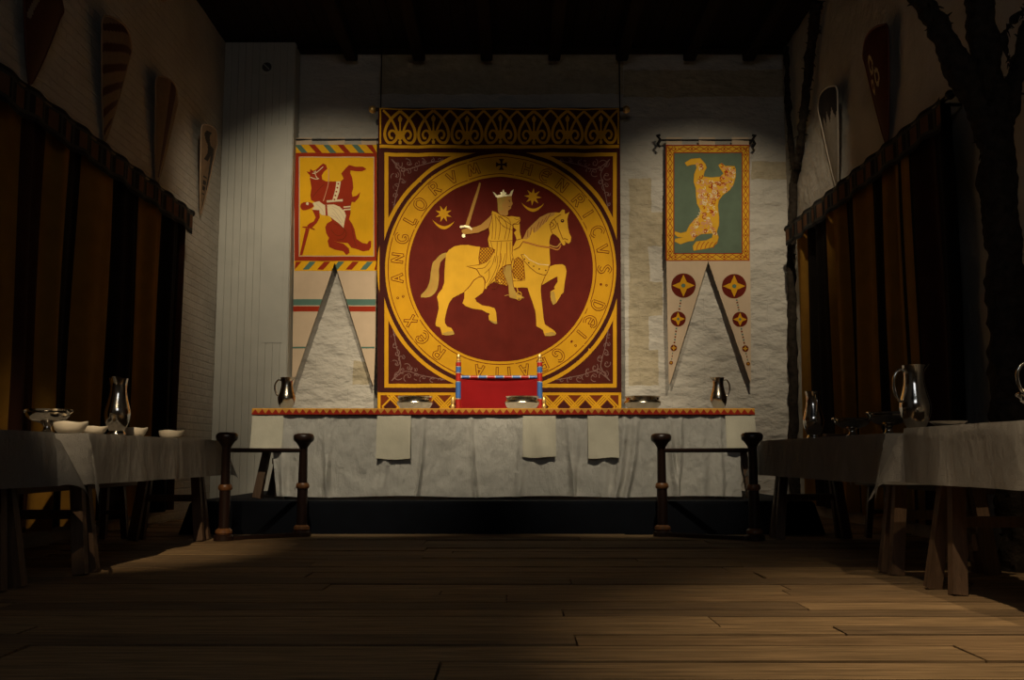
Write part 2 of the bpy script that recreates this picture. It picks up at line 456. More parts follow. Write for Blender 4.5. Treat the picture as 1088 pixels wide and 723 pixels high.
# dais
ZD = .265; YD = 8.15
bm = bmesh.new()
xa, xb = -2.62, 2.46
vsf = [(-.08, -.03, 0), (0, 0, ZD-.02), (.02, .02, ZD)]
def ring(off, z): return [bm.verts.new(q) for q in ((xa-off, YD-off*.3, z), (xb+off, YD-off*.3, z), (xb+off, YW-.03, z), (xa-off, YW-.03, z))]
r0 = ring(.08, .001); r1 = ring(.005, ZD-.02); r2 = ring(-.015, ZD)
for A, B in ((r0, r1), (r1, r2)):
    for k in range(4): bm.faces.new((A[k], A[(k+1) % 4], B[(k+1) % 4], B[k]))
bm.faces.new(r2); bm.faces.new(r0[::-1])
# the boxed corner stands on the floor, the dais stops before it
d = link_bm('dais', bm, M['navy'])
tag(d, 'long low platform covered in dark navy carpet under the high table', 'platform')

# ================================================================== GREAT WALL HANGING
YH = 11.05
t = thing('wall_hanging', 'huge maroon and gold hanging showing a crowned rider in a lettered ring', 'wall hanging', (0, 0, 0))
A = Art(YH)
cx, cy = 532, 286.5
A_ = lambda *q: [(440+x/8.03, 190+y/8.03) for x, y in q]
B_ = lambda *q: [(530+x/8.03, 190+y/8.03) for x, y in q]
C_ = lambda *q: [(440+x/8.03, 270+y/8.03) for x, y in q]
D_ = lambda *q: [(530+x/8.03, 270+y/8.03) for x, y in q]
# valance
A.rect(403.5, 116, 657.5, 158, 'maroon_dk', 1)
for (x0, y0, x1, y1) in ((403.5, 154.6, 657.5, 157.8), (403.5, 116, 405.2, 158), (656, 116, 657.6, 158), (403.5, 115.5, 657.5, 116.8)):
    A.rect(x0, y0, x1, y1, 'gold', 3)
for k in range(7):
    mx = 425.1 + k*35.55
    for s in (-1, 1):
        P = lambda *q: [(mx+s*x, 118+y) for x, y in q]
        A.line(P((0, 0), (6, 5), (11, 11), (15, 19), (16, 27), (13.2, 33.2), (8.5, 34), (4.5, 30.5), (3, 26)), 3.0, 'gold', 4+.2*s, 5)
        A.line(P((17.8, 0), (12.5, 5), (8.4, 10.5), (5.2, 17), (2.6, 24)), 2.4, 'gold', 5+.2*s, 5)
        A.line(P((3.5, 25.5), (6, 21.8), (9.5, 21.5), (11.5, 25), (10, 29), (7.6, 29)), 2.4, 'gold', 6+.2*s, 5)
        if 0 <= k <= 6 and (k < 6 or s < 0) and (k > 0 or s > 0):
            pass
    A.poly([(mx-4.6, 142), (mx, 138), (mx+4.6, 142), (mx+3.5, 147), (mx, 149), (mx-3.5, 147)], 'gold', 7)
    A.line([(mx, 127), (mx, 152)], 1.7, 'gold', 7.4)
    A.poly([(mx, 122.5), (mx+2.4, 126), (mx+1.6, 129.5), (mx-1.6, 129.5), (mx-2.4, 126)], 'gold', 7.6)
    A.poly([(mx-1.8, 150), (mx+1.8, 150), (mx+1.4, 153.4), (mx-1.4, 153.4)], 'gold2', 7.8)
# main panel
A.rect(403.5, 159, 658.5, 416.5, 'maroon_dk', 1)
A.rect(408.6, 162.4, 655.2, 412.2, 'gold', 2)
A.rect(412.8, 166.4, 651.2, 408, 'maroon_mid', 3)
# vines in the four corners
random.seed(3)
def scroll(x, y, a, s, lev, col='vine', w=.75):
    pts = []
    for i in range(15):
        u = i/14; r = s*(1-u)**.9; th = a+u*4.6
        pts.append((x + math.cos(a)*s*0 + r*math.cos(th), y + r*math.sin(th)))
    A.line(pts, w, col, lev)
for (sx, sy) in ((-1, -1), (1, -1), (-1, 1), (1, 1)):
    ox = 413 if sx < 0 else 651; oy = 166.5 if sy < 0 else 408
    q = lambda u, v: (ox - sx*u, oy - sy*v)
    for (u, v, s, a) in ((9, 9, 6, .5), (20, 7, 5, 2), (7, 21, 5, 3.6), (29, 8, 4.5, 1), (8, 32, 4.5, 5), (20, 17, 5, 4), (36, 5.5, 4, 2.2), (6, 41, 3.6, .4), (14, 27, 4, 2.4),
                         (46, 4.6, 3.2, 1.2), (27, 14, 3.6, 3), (5, 51, 2.6, 2.2), (55, 4, 2.4, 3), (14, 14, 3.4, 1), (5, 60, 1.8, 2)):
        X, Y_ = q(u, v); a2 = a if sx < 0 else PI-a; a2 = a2 if sy > 0 else -a2
        scroll(X, Y_, a2, s, 4, 'vine'); scroll(X+1.2, Y_-.6, a2+2.2, s*.72, 4.4, 'vine', .6)
    A.line([q(3, 3), q(14, 12), q(22, 13), q(34, 9), q(60, 4)], .8, 'vine', 4.8, 5)
    A.line([q(3, 3), q(12, 16), q(12, 24), q(8, 40), q(4, 62)], .8, 'vine', 4.8, 5)
A.circ((cx, cy), 131, 'gold', 5, 128)
A.circ((cx, cy), 127, 'maroon_dk', 6, 128)
# the ring cuts across the frame: restore the plain margin around it
for pts in ([(403.5, 150+8.5), (658.5, 158.5), (658.5, 162.4), (403.5, 162.4)],): pass
A.rect(403.5, 158.2, 658.6, 162.4, 'maroon_dk', 7); A.rect(403.5, 412.2, 658.6, 417, 'maroon_dk', 7)
A.rect(403.5, 158.2, 408.6, 417, 'maroon_dk', 7.2); A.rect(655.2, 158.2, 658.6, 417, 'maroon_dk', 7.2)
A.rect(403.5, 153.5, 657.5, 154.5, 'maroon_dk', 7.3)
A.rect(403.5, 154.6, 657.5, 157.8, 'gold', 7.6)
A.circ((cx, cy), 122.6, 'gold', 8, 128)
A.circ((cx, cy), 119.4, 'line', 9, 128, w=.8)
A.circ((cx, cy), 101.2, 'line', 9, 128, w=.8)
A.circ((cx, cy), 98, 'maroon', 9.4, 128)
# lettering: strokes outlined in dark red
GL = {
 'H': [[(-.33, 0), (-.33, 1)], [(.33, 0), (.33, 1)], [(-.33, .55), (.33, .5)]],
 'E': [[(.36, .9), (.05, 1), (-.3, .78), (-.4, .5), (-.3, .2), (.05, 0), (.38, .12)], [(-.38, .52), (.32, .52)], [(.36, .9), (.3, .68)]],
 'N': [[(-.33, 0), (-.33, 1)], [(-.33, 1), (.33, 0)], [(.33, 0), (.33, 1)]],
 'R': [[(-.28, 0), (-.28, 1)], [(-.28, 1), (.15, .98), (.3, .76), (.12, .53), (-.28, .5)], [(-.02, .5), (.36, 0)]],
 'I': [[(0, 0), (0, 1)]],
 'C': [[(.34, .82), (.08, 1), (-.28, .82), (-.38, .5), (-.26, .17), (.08, 0), (.36, .16)]],
 'G': [[(.34, .86), (.08, 1), (-.28, .82), (-.38, .5), (-.26, .17), (.06, 0), (.32, .14), (.26, .38), (.05, .36)]],
 'V': [[(-.36, 1), (.02, 0)], [(.02, 0), (.38, 1)]],
 'S': [[(.3, .85), (.02, 1), (-.28, .8), (-.1, .56), (.18, .42), (.28, .2), (.02, 0), (-.3, .14)]],
 'D': [[(-.28, 0), (-.28, 1)], [(-.28, 1), (.12, .95), (.36, .5), (.12, .05), (-.28, 0)]],
 'A': [[(-.36, 0), (0, 1)], [(0, 1), (.36, 0)], [(-.2, .38), (.2, .38)]],
 'T': [[(0, 0), (0, 1)], [(-.34, .98), (.34, .98)]],
 'X': [[(-.34, 0), (.34, 1)], [(.34, 0), (-.34, 1)]],
 'L': [[(-.22, 1), (-.22, 0)], [(-.22, 0), (.32, .05)]],
 'O': [[(0, 1), (-.36, .78), (-.4, .4), (-.2, .05), (.2, .05), (.4, .4), (.36, .78), (0, 1)]],
 'M': [[(-.45, 0), (-.3, 1)], [(-.3, 1), (0, .15)], [(0, .15), (.3, 1)], [(.3, 1), (.45, 0)]],
}
def letter(ch, ang):
    a = math.radians(ang); r0 = 103.9; H = 12.6
    def T(p):
        r = r0+p[1]*H; o = p[0]*H*.92
        return (cx + math.sin(a)*r + math.cos(a)*o, cy - math.cos(a)*r + math.sin(a)*o)
    for i, s in enumerate(GL[ch]):
        sm = 4 if len(s) > 2 else 0
        pts = [T(p) for p in s]
        A.line(pts, 3.1, 'line', 10+.15*i, sm)
    for i, s in enumerate(GL[ch]):
        sm = 4 if len(s) > 2 else 0
        pts = [T(p) for p in s]
        if not sm:
            p0, p1 = Vector(pts[0]), Vector(pts[1]); d = (p1-p0).normalized()*-.7
            pts = [p0-d, p1+d]
        A.line(pts, 1.55, 'gold', 11+.15*i, sm)
for ch, a in (('H', 14.7), ('E', 25.4), ('N', 36.2), ('R', 48.2), ('I', 57.5), ('C', 68.6), ('V', 79), ('S', 90), ('D', 110.4), ('E', 120), ('I', 128.7),
              ('G', 146), ('R', 156), ('A', 166.5), ('T', 175.3), ('I', 182), ('A', 192), ('R', 216.5), ('E', 228.8), ('X', 240.3),
              ('A', 265), ('N', 276.3), ('G', 287.5), ('L', 298.8), ('O', 309), ('R', 320.7), ('V', 332), ('M', 344.8)): letter(ch, a)
for a in (98.6, 135.5, 203.8, 254.5):
    for r, k in ((107.5, 0), (113.5, 1)):
        c = (cx+math.sin(math.radians(a))*r, cy-math.cos(math.radians(a))*r)
        A.circ(c, 1.3, 'line', 10, 14)
        if k or a > 250: A.circ(c, .6, 'gold', 11, 10)
# the cross at the top
for k in range(4):
    a = k*PI/2; c = (532.8, 175.6)
    R = lambda x, y: (c[0]+x*math.cos(a)-y*math.sin(a), c[1]+x*math.sin(a)+y*math.cos(a))
    A.poly([R(-.8, 0), R(.8, 0), R(1.2, -3.2), R(3, -5.8), R(-3, -5.8), R(-1.2, -3.2)], 'maroon_dk', 10+.1*k)
# stars and crescents
def star(c, r, ri, n, lev, rot=0):
    A.poly([(c[0]+(r if i % 2 == 0 else ri)*math.sin(rot+PI*i/n), c[1]-(r if i % 2 == 0 else ri)*math.cos(rot+PI*i/n)) for i in range(2*n)], 'gold', lev)
star(A_((252, 303))[0], 9.2, 4, 8, 11, .38); star(B_((290, 155))[0], 9.4, 4, 8, 11, .1)
def crescent(x0, y0, x1, y1, sag, th):
    pts = []
    for i in range(17):
        u = i/16; pts.append((x0+(x1-x0)*u, y0+(y1-y0)*u+sag*math.sin(PI*u)**.8))
    for i in range(15, 0, -1):
        u = i/16; pts.append((x0+(x1-x0)*u, y0+(y1-y0)*u+(sag-th)*math.sin(PI*u)**.9))
    A.poly(pts, 'gold', 11)
p, q = A_((158, 355), (345, 366)); crescent(*p, *q, 9.2, 3.3)
p, q = B_((193, 205), (386, 212)); crescent(*p, *q, 9.2, 3.3)
# horse
tail = A_((290, 632), (230, 648), (185, 695)) + C_((160, 80), (145, 150), (135, 230), (108, 300), (48, 362), (75, 372), (130, 370), (172, 343), (202, 290), (213, 200), (213, 130), (237, 60), (285, 15))
A.poly(tail, 'olive', 10, 3)
for off in (0, 12, 24, -12):
    A.line(C_((235+off*.3, 30), (190+off, 90), (178+off, 160), (165+off, 250), (130+off, 320), (90, 358)), .55, 'tan', 10.5, 5)
horse = A_((275, 642), (300, 610), (345, 580), (400, 566), (460, 565), (520, 578), (600, 592), (700, 600)) + \
    B_((60, 590), (150, 570), (205, 515), (240, 440), (290, 388), (350, 330), (420, 300), (480, 292), (518, 295), (540, 267), (560, 268), (563, 305), (577, 300), (602, 287), (590, 318), (583, 350),
       (590, 420), (600, 468), (618, 500), (612, 540), (596, 557), (577, 550), (560, 530), (567, 556), (560, 573), (545, 570), (530, 545), (513, 513), (488, 488), (458, 472), (440, 495), (430, 540), (432, 640)) + \
    D_((438, 80), (430, 120), (405, 180), (375, 230), (360, 275), (358, 310), (362, 380), (372, 460), (380, 545), (392, 602), (430, 630), (470, 655), (490, 682), (480, 697), (440, 704), (395, 703), (385, 680),
       (376, 650), (350, 634), (320, 618), (318, 560), (312, 490), (290, 420), (265, 350), (245, 290), (180, 285), (100, 282), (0, 258)) + \
    C_((680, 240), (600, 290), (520, 290), (430, 322), (380, 350), (330, 378), (300, 420), (280, 480), (262, 560), (264, 592), (284, 622), (318, 635), (335, 660), (345, 686), (320, 695), (270, 698), (240, 690), (232, 660),
       (222, 628), (190, 620), (183, 600), (195, 540), (210, 470), (208, 420), (197, 370), (207, 343), (240, 300), (258, 250), (260, 150), (268, 50))
A.poly(horse, 'gold2', 12)
hind = C_((430, 320), (470, 280), (510, 225), (550, 200), (585, 195), (603, 230), (602, 300), (588, 332), (553, 356), (518, 380), (535, 410), (580, 440), (640, 450), (685, 465), (700, 500), (709, 600), (690, 600), (660, 585), (640, 565), (635, 530), (646, 515), (638, 508), (615, 500), (580, 480), (500, 468), (440, 445), (413, 420), (427, 380))
A.poly(hind, 'gold2', 13); A.line(hind[:8], .8, 'line', 14)
fore = D_((432, 112), (480, 95), (540, 90), (565, 105), (577, 150), (570, 200), (560, 260), (552, 330), (530, 350), (515, 380), (490, 420), (463, 440), (450, 415), (440, 370), (440, 325), (478, 302), (470, 288), (500, 240), (500, 195), (460, 215), (400, 250), (362, 270), (395, 190))
A.poly(fore, 'gold2', 13); A.line([fore[-2], fore[-1], fore[0]], .7, 'line', 14)
A.poly(D_((440, 325), (470, 322), (480, 365), (492, 415), (463, 440), (450, 415)), 'olive', 14)
A.poly(D_((395, 680), (450, 668), (488, 682), (480, 697), (440, 704), (397, 703)), 'olive', 14)
A.poly(C_((640, 565), (690, 580), (708, 575), (709, 600), (690, 600), (660, 585)), 'olive', 14)
A.poly(C_((240, 680), (290, 665), (335, 660), (345, 686), (320, 695), (270, 698)), 'olive', 14)
# mane, bridle, eye
A.poly(B_((207, 512), (240, 440), (290, 388), (350, 330), (420, 300), (480, 292), (470, 320), (430, 335), (410, 370), (370, 400), (340, 435), (300, 465), (285, 430), (262, 500), (235, 520)), 'tan', 13)
for k in range(7):
    A.line(B_((440-k*32, 305+k*22), (415-k*28, 345+k*20), (400-k*26, 375+k*21)), .5, 'line', 14, 4)
A.circ(B_((542, 363))[0], 1.9, 'maroon_dk', 14, 18); A.circ(B_((540, 360))[0], .6, 'gold2', 14.6, 10)
for pl in (((455, 470), (440, 430), (440, 385), (470, 350), (510, 320), (530, 310)), ((500, 380), (510, 430), (530, 480), (545, 520)), ((470, 350), (490, 385), (480, 420), (450, 440)), ((430, 400), (450, 380), (470, 400), (445, 420)), ((545, 520), (565, 515), (590, 525))):
    A.line(B_(*pl), .7, 'line', 14, 4)
A.line(B_((210, 540), (260, 552), (340, 575), (430, 592), (500, 610), (530, 570)), 1.7, 'red2', 14, 5)
A.line(B_((210, 540), (260, 552), (340, 575), (430, 592), (500, 610), (530, 570)), .8, 'tan', 14.6, 5)
A.line(B_((433, 572), (490, 588), (528, 550)), 1.4, 'tan', 14.8, 4)
# saddle cloth with lattice
def lattice(poly, lev, step=3.2, k='line', w=.7):
    A.poly(poly, 'gold', lev)
    A.line(poly, .7, k, lev+.4, closed=True)
    xs = [p[0] for p in poly]; ys = [p[1] for p in poly]
    def inside(x, y):
        c = False; j = len(poly)-1
        for i in range(len(poly)):
            if (poly[i][1] > y) != (poly[j][1] > y) and x < (poly[j][0]-poly[i][0])*(y-poly[i][1])/(poly[j][1]-poly[i][1])+poly[i][0]: c = not c
            j = i
        return c
    for s in (-1, 1):
        d = -60
        while d < 60:
            run = []
            x = min(xs)
            while x < max(xs):
                y = (min(ys)+max(ys))/2 + s*(x-(min(xs)+max(xs))/2)*1.1 + d
                if inside(x, y): run.append((x, y))
                elif len(run) > 1: A.line(run[::max(1, len(run)-1)] if len(run) < 3 else [run[0], run[-1]], w, k, lev+.8+.2*s); run = []
                else: run = []
                x += .3
            if len(run) > 1: A.line([run[0], run[-1]], w, k, lev+.8+.2*s)
            d += step*1.1
lattice(A_((565, 590), (640, 588), (688, 606), (680, 650), (625, 700)) + C_((610, 75), (560, 92), (552, 40)), 13)
lattice(D_((135, 50), (165, 28), (205, 60), (215, 120), (222, 210), (190, 222), (130, 205), (115, 150)), 13)
lattice(C_((690, 190), (745, 130), (830, 120), (830, 282), (770, 272), (700, 245)), 13)
A.poly(D_((0, 215), (60, 232), (130, 232), (225, 225), (240, 285), (160, 288), (100, 283), (0, 258)), 'gold2', 13.4)
A.line(D_((0, 215), (60, 232), (130, 232), (225, 225)), .6, 'line', 14.2)
# breast strap
bs = D_((190, 8), (215, 5), (262, 50), (340, 88), (427, 100), (425, 130), (405, 180), (380, 182), (320, 160), (262, 112), (215, 60))
A.poly(bs, 'gold2', 14); A.line(bs, .6, 'line', 14.6, closed=True); A.line(bs[1:5], .6, 'cream', 15)
for p in D_((220, 45), (255, 77), (298, 105), (345, 130), (400, 143)): A.circ(p, .8, 'maroon_dk', 15, 10)
# boot with spur and stirrup
boot = D_((40, 120), (70, 98), (105, 95), (112, 180), (125, 280), (150, 330), (200, 358), (217, 380), (150, 388), (90, 375), (85, 340), (80, 270), (55, 210), (36, 160))
A.poly(boot, 'olive', 15, 2); A.line(boot, .5, 'line', 15.6, closed=True)
A.line(D_((50, 362), (90, 352), (130, 370)), .7, 'tan', 16, 3)
A.line(D_((150, 200), (155, 290), (165, 330)), .9, 'gold2', 16); A.circ(D_((172, 345))[0], 2.6, 'gold2', 16.2, 16, w=.7); A.circ(D_((172, 378))[0], 2.2, 'gold2', 16.2, 16, w=.6)
# far forearm, near arm, head
A.poly(B_((125, 392), (178, 380), (178, 450), (192, 510), (208, 535), (175, 585), (125, 612), (118, 595), (150, 525), (138, 485), (125, 462), (148, 440), (125, 420)), 'gold2', 15)
A.line(B_((125, 420), (148, 440), (125, 462), (138, 485), (150, 525), (190, 515)), .7, 'line', 15.6)
A.line(B_((125, 612), (175, 585), (208, 535)), .7, 'line', 15.6)
robe = A_((665, 277), (700, 290), (730, 310), (800, 325)) + B_((110, 320), (180, 328), (187, 355), (172, 388), (120, 392), (118, 470), (117, 595), (112, 640), (130, 700)) + \
    D_((118, 40), (105, 92), (60, 100), (20, 125)) + C_((720, 160), (665, 235), (612, 306), (600, 296), (608, 235), (592, 200), (560, 180), (535, 132), (500, 120), (450, 105), (550, 96), (615, 72), (655, 30)) + \
    A_((690, 612), (640, 588), (628, 522), (642, 470), (636, 420), (650, 350))
A.poly(robe, 'gold2', 16); A.line(robe, .6, 'line', 16.6, closed=True)
arm = A_((668, 305), (620, 350), (570, 395), (530, 410), (480, 422), (440, 425), (405, 435), (406, 462), (430, 476), (480, 472), (550, 464), (600, 442), (640, 420), (655, 370))
A.poly(arm, 'tan', 17); A.line(arm, .5, 'line', 17.4, closed=True)
head = A_((706, 160), (714, 230), (716, 290), (735, 318), (790, 322)) + B_((82, 308), (80, 280), (105, 258), (108, 238), (121, 215), (112, 192), (110, 140))
A.poly(head, 'tan', 17); A.line(head, .45, 'line', 17.4, closed=True)
A.poly(A_((706, 160), (790, 158), (775, 190), (752, 215), (750, 250), (765, 270), (716, 285), (714, 230)), 'olive', 17.6)
A.line(B_((80, 190), (100, 187)), .6, 'line', 17.8); A.line(B_((98, 240), (82, 242)), .5, 'line', 17.8); A.circ(B_((93, 198))[0], .55, 'maroon_dk', 18, 8)
crown = A_((672, 118), (690, 128), (708, 148), (742, 142), (735, 122), (752, 122), (762, 100), (772, 122), (790, 126), (780, 142), (812, 140), (826, 112), (850, 92), (832, 150), (760, 160), (712, 169), (695, 160))
A.poly(crown, 'leafgold', 18.4)
# robe folds
for pl in (((690, 310), (700, 400), (690, 525)), ((720, 320), (735, 420), (720, 525)), ((735, 325), (790, 400), (770, 525)), ((750, 320), (820, 370), (800, 525)), ((700, 330), (760, 410), (840, 440)), ((720, 325), (800, 380), (840, 400)),
           ((665, 320), (670, 420), (665, 520)), ((640, 532), (700, 540), (840, 530)), ((655, 540), (670, 600), (690, 640)), ((710, 545), (705, 640), (690, 720)), ((745, 545), (735, 650), (730, 760)), ((790, 545), (790, 660), (770, 800)), ((820, 545), (820, 660), (830, 720))):
    A.line(A_(*pl), .5, 'line', 17, 4)
for pl in (((650, 60), (600, 120), (540, 125)), ((690, 20), (660, 110), (600, 170)), ((715, 20), (700, 130), (620, 290)), ((740, 0), (740, 60), (700, 180)), ((640, 130), (640, 200), (615, 250)), ((780, 0), (760, 80), (745, 130)), ((680, 240), (720, 240), (700, 290), (672, 300), (660, 285))):
    A.line(C_(*pl), .5, 'line', 17.2, 4)
A.line(B_((120, 390), (150, 380), (180, 355)), .5, 'line', 17.2); A.line(B_((130, 340), (150, 350), (180, 345)), .4, 'line', 17.2)
# sword
A.poly(A_((556, 35), (571, 42), (560, 90), (520, 225), (467, 402), (438, 396), (500, 200), (544, 75)), 'tan', 16)
A.poly(A_((388, 418), (394, 402), (440, 398), (475, 406), (498, 430), (490, 442), (468, 424), (430, 414), (398, 424)), 'leafgold', 18)
A.circ(A_((422, 488))[0], 1.9, 'leafgold', 18, 16)
# lower band with lozenges
A.rect(401.5, 417.4, 660, 470, 'maroon_dk', 2)
for (x0, y0, x1, y1) in ((401.5, 417.4, 660, 420.2), (401.5, 417.4, 404.6, 448), (657, 417.4, 660, 448), (401.5, 445, 660, 448)): A.rect(x0, y0, x1, y1, 'gold', 4)
A.rect(404.6, 420.2, 657, 445, 'line', 3)
for k in range(-1, 12):
    mx = 391.7+23.03*k
    for dlt, kk, lv in ((9.3, 'maroon_dk', 0),):
        pass
    for s in (-1, 1):
        for o in (-2.6, 0, 2.6):
            pts = [(mx+o*1.2, 432.6-12.2), (mx+s*23.03/2+o*1.2, 432.6), (mx+o*1.2, 432.6+12.2)]
            for (a, b_) in ((pts[0], pts[1]), (pts[1], pts[2])):
                if 405 < a[0] < 657 and 405 < b_[0] < 657: A.line([a, b_], 1.7, 'gold', 5+.3*s+.01*o)
    if 408 < mx < 654:
        A.poly([(mx, 426.4), (mx+6, 432.6), (mx, 438.8), (mx-6, 432.6)], 'maroon_dk', 7.9)
rip = lambda x: .012*math.sin(x*9.5)+.006*math.sin(x*23+1)
A.build('cloth', t, rip, .06, .012, ([(402, 115), (658.5, 115), (660.5, 470), (401, 470)], 'maroon_dk'))
zr = W(530, 117, YH).z
xl, xr_ = W(398, 117, YH).x, W(663, 117, YH).x
bm = bmesh.new(); tube(bm, [(xl, YH+.04, zr+.02), (xr_, YH+.04, zr+.02)], .022, 14); link_bm('rod', bm, M['iron'], t, True)
for x, s in ((xl, -1), (xr_, 1)):
    bm = bmesh.new(); bmesh.ops.create_uvsphere(bm, u_segments=20, v_segments=14, radius=.045, matrix=Matrix.Translation((x+s*.03, YH+.04, zr+.02)))
    link_bm('finial', bm, M['brass'], t, True)
for px in (404, 659):
    x = W(px, 117, YH).x
    bm = bmesh.new(); tube(bm, [(x, YH+.04, zr+.03), (x, YH+.04, ZC-.02)], .007, 8); link_bm('cord', bm, M['iron'], t, True)

# ================================================================== BANNERS
def banner_rod(t, x0p, x1p, yp, Y, scrolls, r=.013):
    a, b_ = W(x0p, yp, Y), W(x1p, yp, Y)
    bm = bmesh.new(); tube(bm, [a, b_], r, 10); link_bm('rod', bm, M['iron'], t, True)
    for p, s in ((a, -1), (b_, 1)):
        bm = bmesh.new()
        beam(bm, p+Vector((0, 0, 0)), (p.x, YW-.01, p.z), .025, .025)
        tube(bm, [p+Vector((s*.0, -.01, -.09)), p+Vector((s*.03, -.02, -.05)), p+Vector((0, -.03, 0)), p+Vector((s*.035, -.02, .05)), p+Vector((0, -.01, .055))] if scrolls else
             [p+Vector((-.02, -.01, 0)), p+Vector((.02, -.01, 0))], .016, 8)
        link_bm('bracket', bm, M['iron'], t, True)
YBN = 11.26
# left
t = thing('swallowtail_banner', 'yellow banner with a red horse and rider lying sideways, striped edges', 'banner', (0, 0, 0))
A = Art(YBN)
L_ = lambda *q: [(305+x/4.82, 140+y/4.82) for x, y in q]
K_ = lambda *q: [(305+x/4.82, 270+y/4.82) for x, y in q]
outl = [(313, 154), (313, 152)]
body = [(312.8, 153.6), (400.4, 153.6), (400.0, 290), (399.4, 350), (397.2, 409.5), (396, 409.5), (355.6, 279.3), (311.3, 409.5), (310, 409.5), (311, 350), (312, 290)]
A.rect(312.9, 153.8, 400.4, 288, 'yellow', 1)
for k in range(-1, 7):
    for (yy, dr) in ((154, 1), (278.2, -1)):
        x = 312.9+k*15.2 if dr > 0 else 314+k*15.2
        kind = 'teal' if (k+ (0 if dr > 0 else 1)) % 2 == 0 else 'red'
        sh = 7.5*dr
        q = [(x, yy), (x+6.5, yy), (x+6.5+sh, yy+8.5), (x+sh, yy+8.5)]
        q = [(min(max(a, 312.9), 400.3), b_) for a, b_ in q]
        if q[1][0]-q[0][0] > .5 or q[2][0]-q[3][0] > .5: A.poly(q, kind, 2)
A.rect(312.9, 162.6, 400.3, 277.4, 'red', 3)
A.rect(317.6, 166.6, 397.6, 272.9, 'yellow', 4)
A.line([(318, 167.2), (397.3, 167.2), (397.3, 272.4), (318, 272.4)], .8, 'beige', 4.5, closed=True)
hb = L_((100, 205), (118, 208), (120, 192), (135, 202), (150, 195), (165, 180), (185, 163), (200, 170), (206, 190), (190, 205), (178, 225), (180, 245), (200, 255), (245, 255), (275, 256), (290, 242), (278, 215), (300, 190), (318, 172), (345, 180), (390, 180), (406, 192), (385, 203), (345, 203), (326, 200), (325, 215), (335, 240), (340, 290), (332, 315), (336, 335),
        (358, 328), (375, 310), (370, 335), (348, 362), (332, 360), (325, 390), (326, 420), (318, 450), (332, 470), (346, 500), (356, 550), (385, 570), (410, 575), (420, 560), (431, 560), (430, 592), (420, 608), (390, 614), (355, 602), (330, 596), (312, 572), (270, 568), (235, 560), (215, 545), (200, 520), (195, 490), (205, 470), (230, 455), (220, 430), (200, 400), (180, 385), (150, 365), (125, 352), (120, 330), (126, 290), (118, 245), (118, 225))
A.poly(hb, 'red', 5); A.poly(L_((215, 545), (235, 560), (290, 575), (318, 600), (321, 622), (305, 633), (288, 614), (245, 605), (215, 590), (207, 560)), 'red', 5.3)
A.line(L_((240, 470), (280, 490), (305, 520), (290, 550), (255, 555)), .6, 'line', 6, 4); A.line(L_((225, 500), (250, 530), (280, 530), (300, 500)), .5, 'line', 6, 4)
A.line(L_((330, 475), (340, 540), (355, 590)), .5, 'line', 6, 4); A.line(L_((130, 340), (160, 300), (190, 270)), .5, 'line', 6, 4)
A.poly(L_((68, 382), (85, 363), (128, 366), (137, 385), (105, 401), (80, 402)), 'red', 6, 3)
A.circ(L_((105, 370))[0], 1.5, 'cream', 6.6, 12)
tun = L_((132, 366), (165, 357), (190, 375), (240, 373), (270, 385), (295, 410), (303, 430), (296, 460), (290, 495), (268, 472), (245, 455), (215, 432), (178, 427), (152, 402), (128, 400), (140, 385))
A.poly(tun, 'cream', 6.3)
for pl in (((200, 380), (240, 400), (290, 470)), ((210, 400), (245, 425), (285, 485)), ((220, 378), (265, 400), (298, 450)), ((150, 370), (180, 400), (190, 425)), ((205, 425), (250, 440), (280, 470))): A.line(L_(*pl), .5, 'beige', 7, 4)
A.poly(L_((195, 375), (205, 375), (208, 432), (198, 430)), 'red', 7.2)
A.poly(L_((130, 402), (166, 403), (168, 440), (152, 470), (130, 492), (108, 500), (104, 482), (120, 470), (138, 460), (148, 440)), 'red', 6.6)
A.poly(L_((97, 495), (116, 500), (80, 632), (65, 636)), 'red', 7); A.line(L_((80, 490), (112, 492), (142, 502)), 1.3, 'red', 7.2, 3)
st_ = L_((253, 255), (276, 256), (268, 310), (252, 356), (232, 352), (247, 300)); A.poly(st_, 'cream', 7)
for k in range(5): A.circ(L_((263-k*5, 268+k*20))[0], 1, 'red', 7.5, 8)
A.line(L_((203, 358), (286, 352)), 2.2, 'cream', 7.2); A.line(L_((203, 358), (286, 358)), .6, 'beige', 7.5)
for yy in (388, 402): A.line(L_((290, yy), (326, yy-3)), 1.4, 'cream', 7)
A.line(L_((213, 190), (212, 260), (200, 310), (186, 356)), .8, 'pink', 7.5, 4)
A.line(L_((120, 235), (150, 245), (165, 240)), .7, 'cream', 7.5, 3); A.line(L_((130, 215), (150, 212), (185, 180)), .7, 'cream', 7.5, 3); A.line(L_((140, 205), (150, 230), (160, 245)), .7, 'cream', 7.5, 3)
A.circ(L_((147, 205))[0], .7, 'cream', 7.5, 8)
# stripes on the tails (parallel to the bottom edge, clipped by the swallow tail)
def tails(y):       # inner left, inner right of the cut-out at height y
    u = (y-279.3)/130.2
    return 355.6-u*44.5, 355.6+u*40.8
def outer(y): 
    u = (y-290)/120; return 312-u*1.9, 400-u*3
def tail_band(y0, y1, k, lev):
    l0, r0 = tails(y0); l1, r1 = tails(y1); a0, b0 = outer(y0); a1, b1 = outer(y1)
    A.poly([(a0, y0), (l0, y0), (l1, y1), (a1, y1)], k, lev); A.poly([(r0, y0), (b0, y0), (b1, y1), (r1, y1)], k, lev)
A.poly([(312.3, 277.8), (400.2, 277.8), (400.1, 280), (312.3, 280)], 'yellow', .9)
A.rect(312.9, 286.4, 313, 286.5, 'beige', 1)
tail_band(318.1, 324.6, 'teal', 1); tail_band(325.6, 331.2, 'red', 1); tail_band(368.6, 370.4, 'teal', 1)
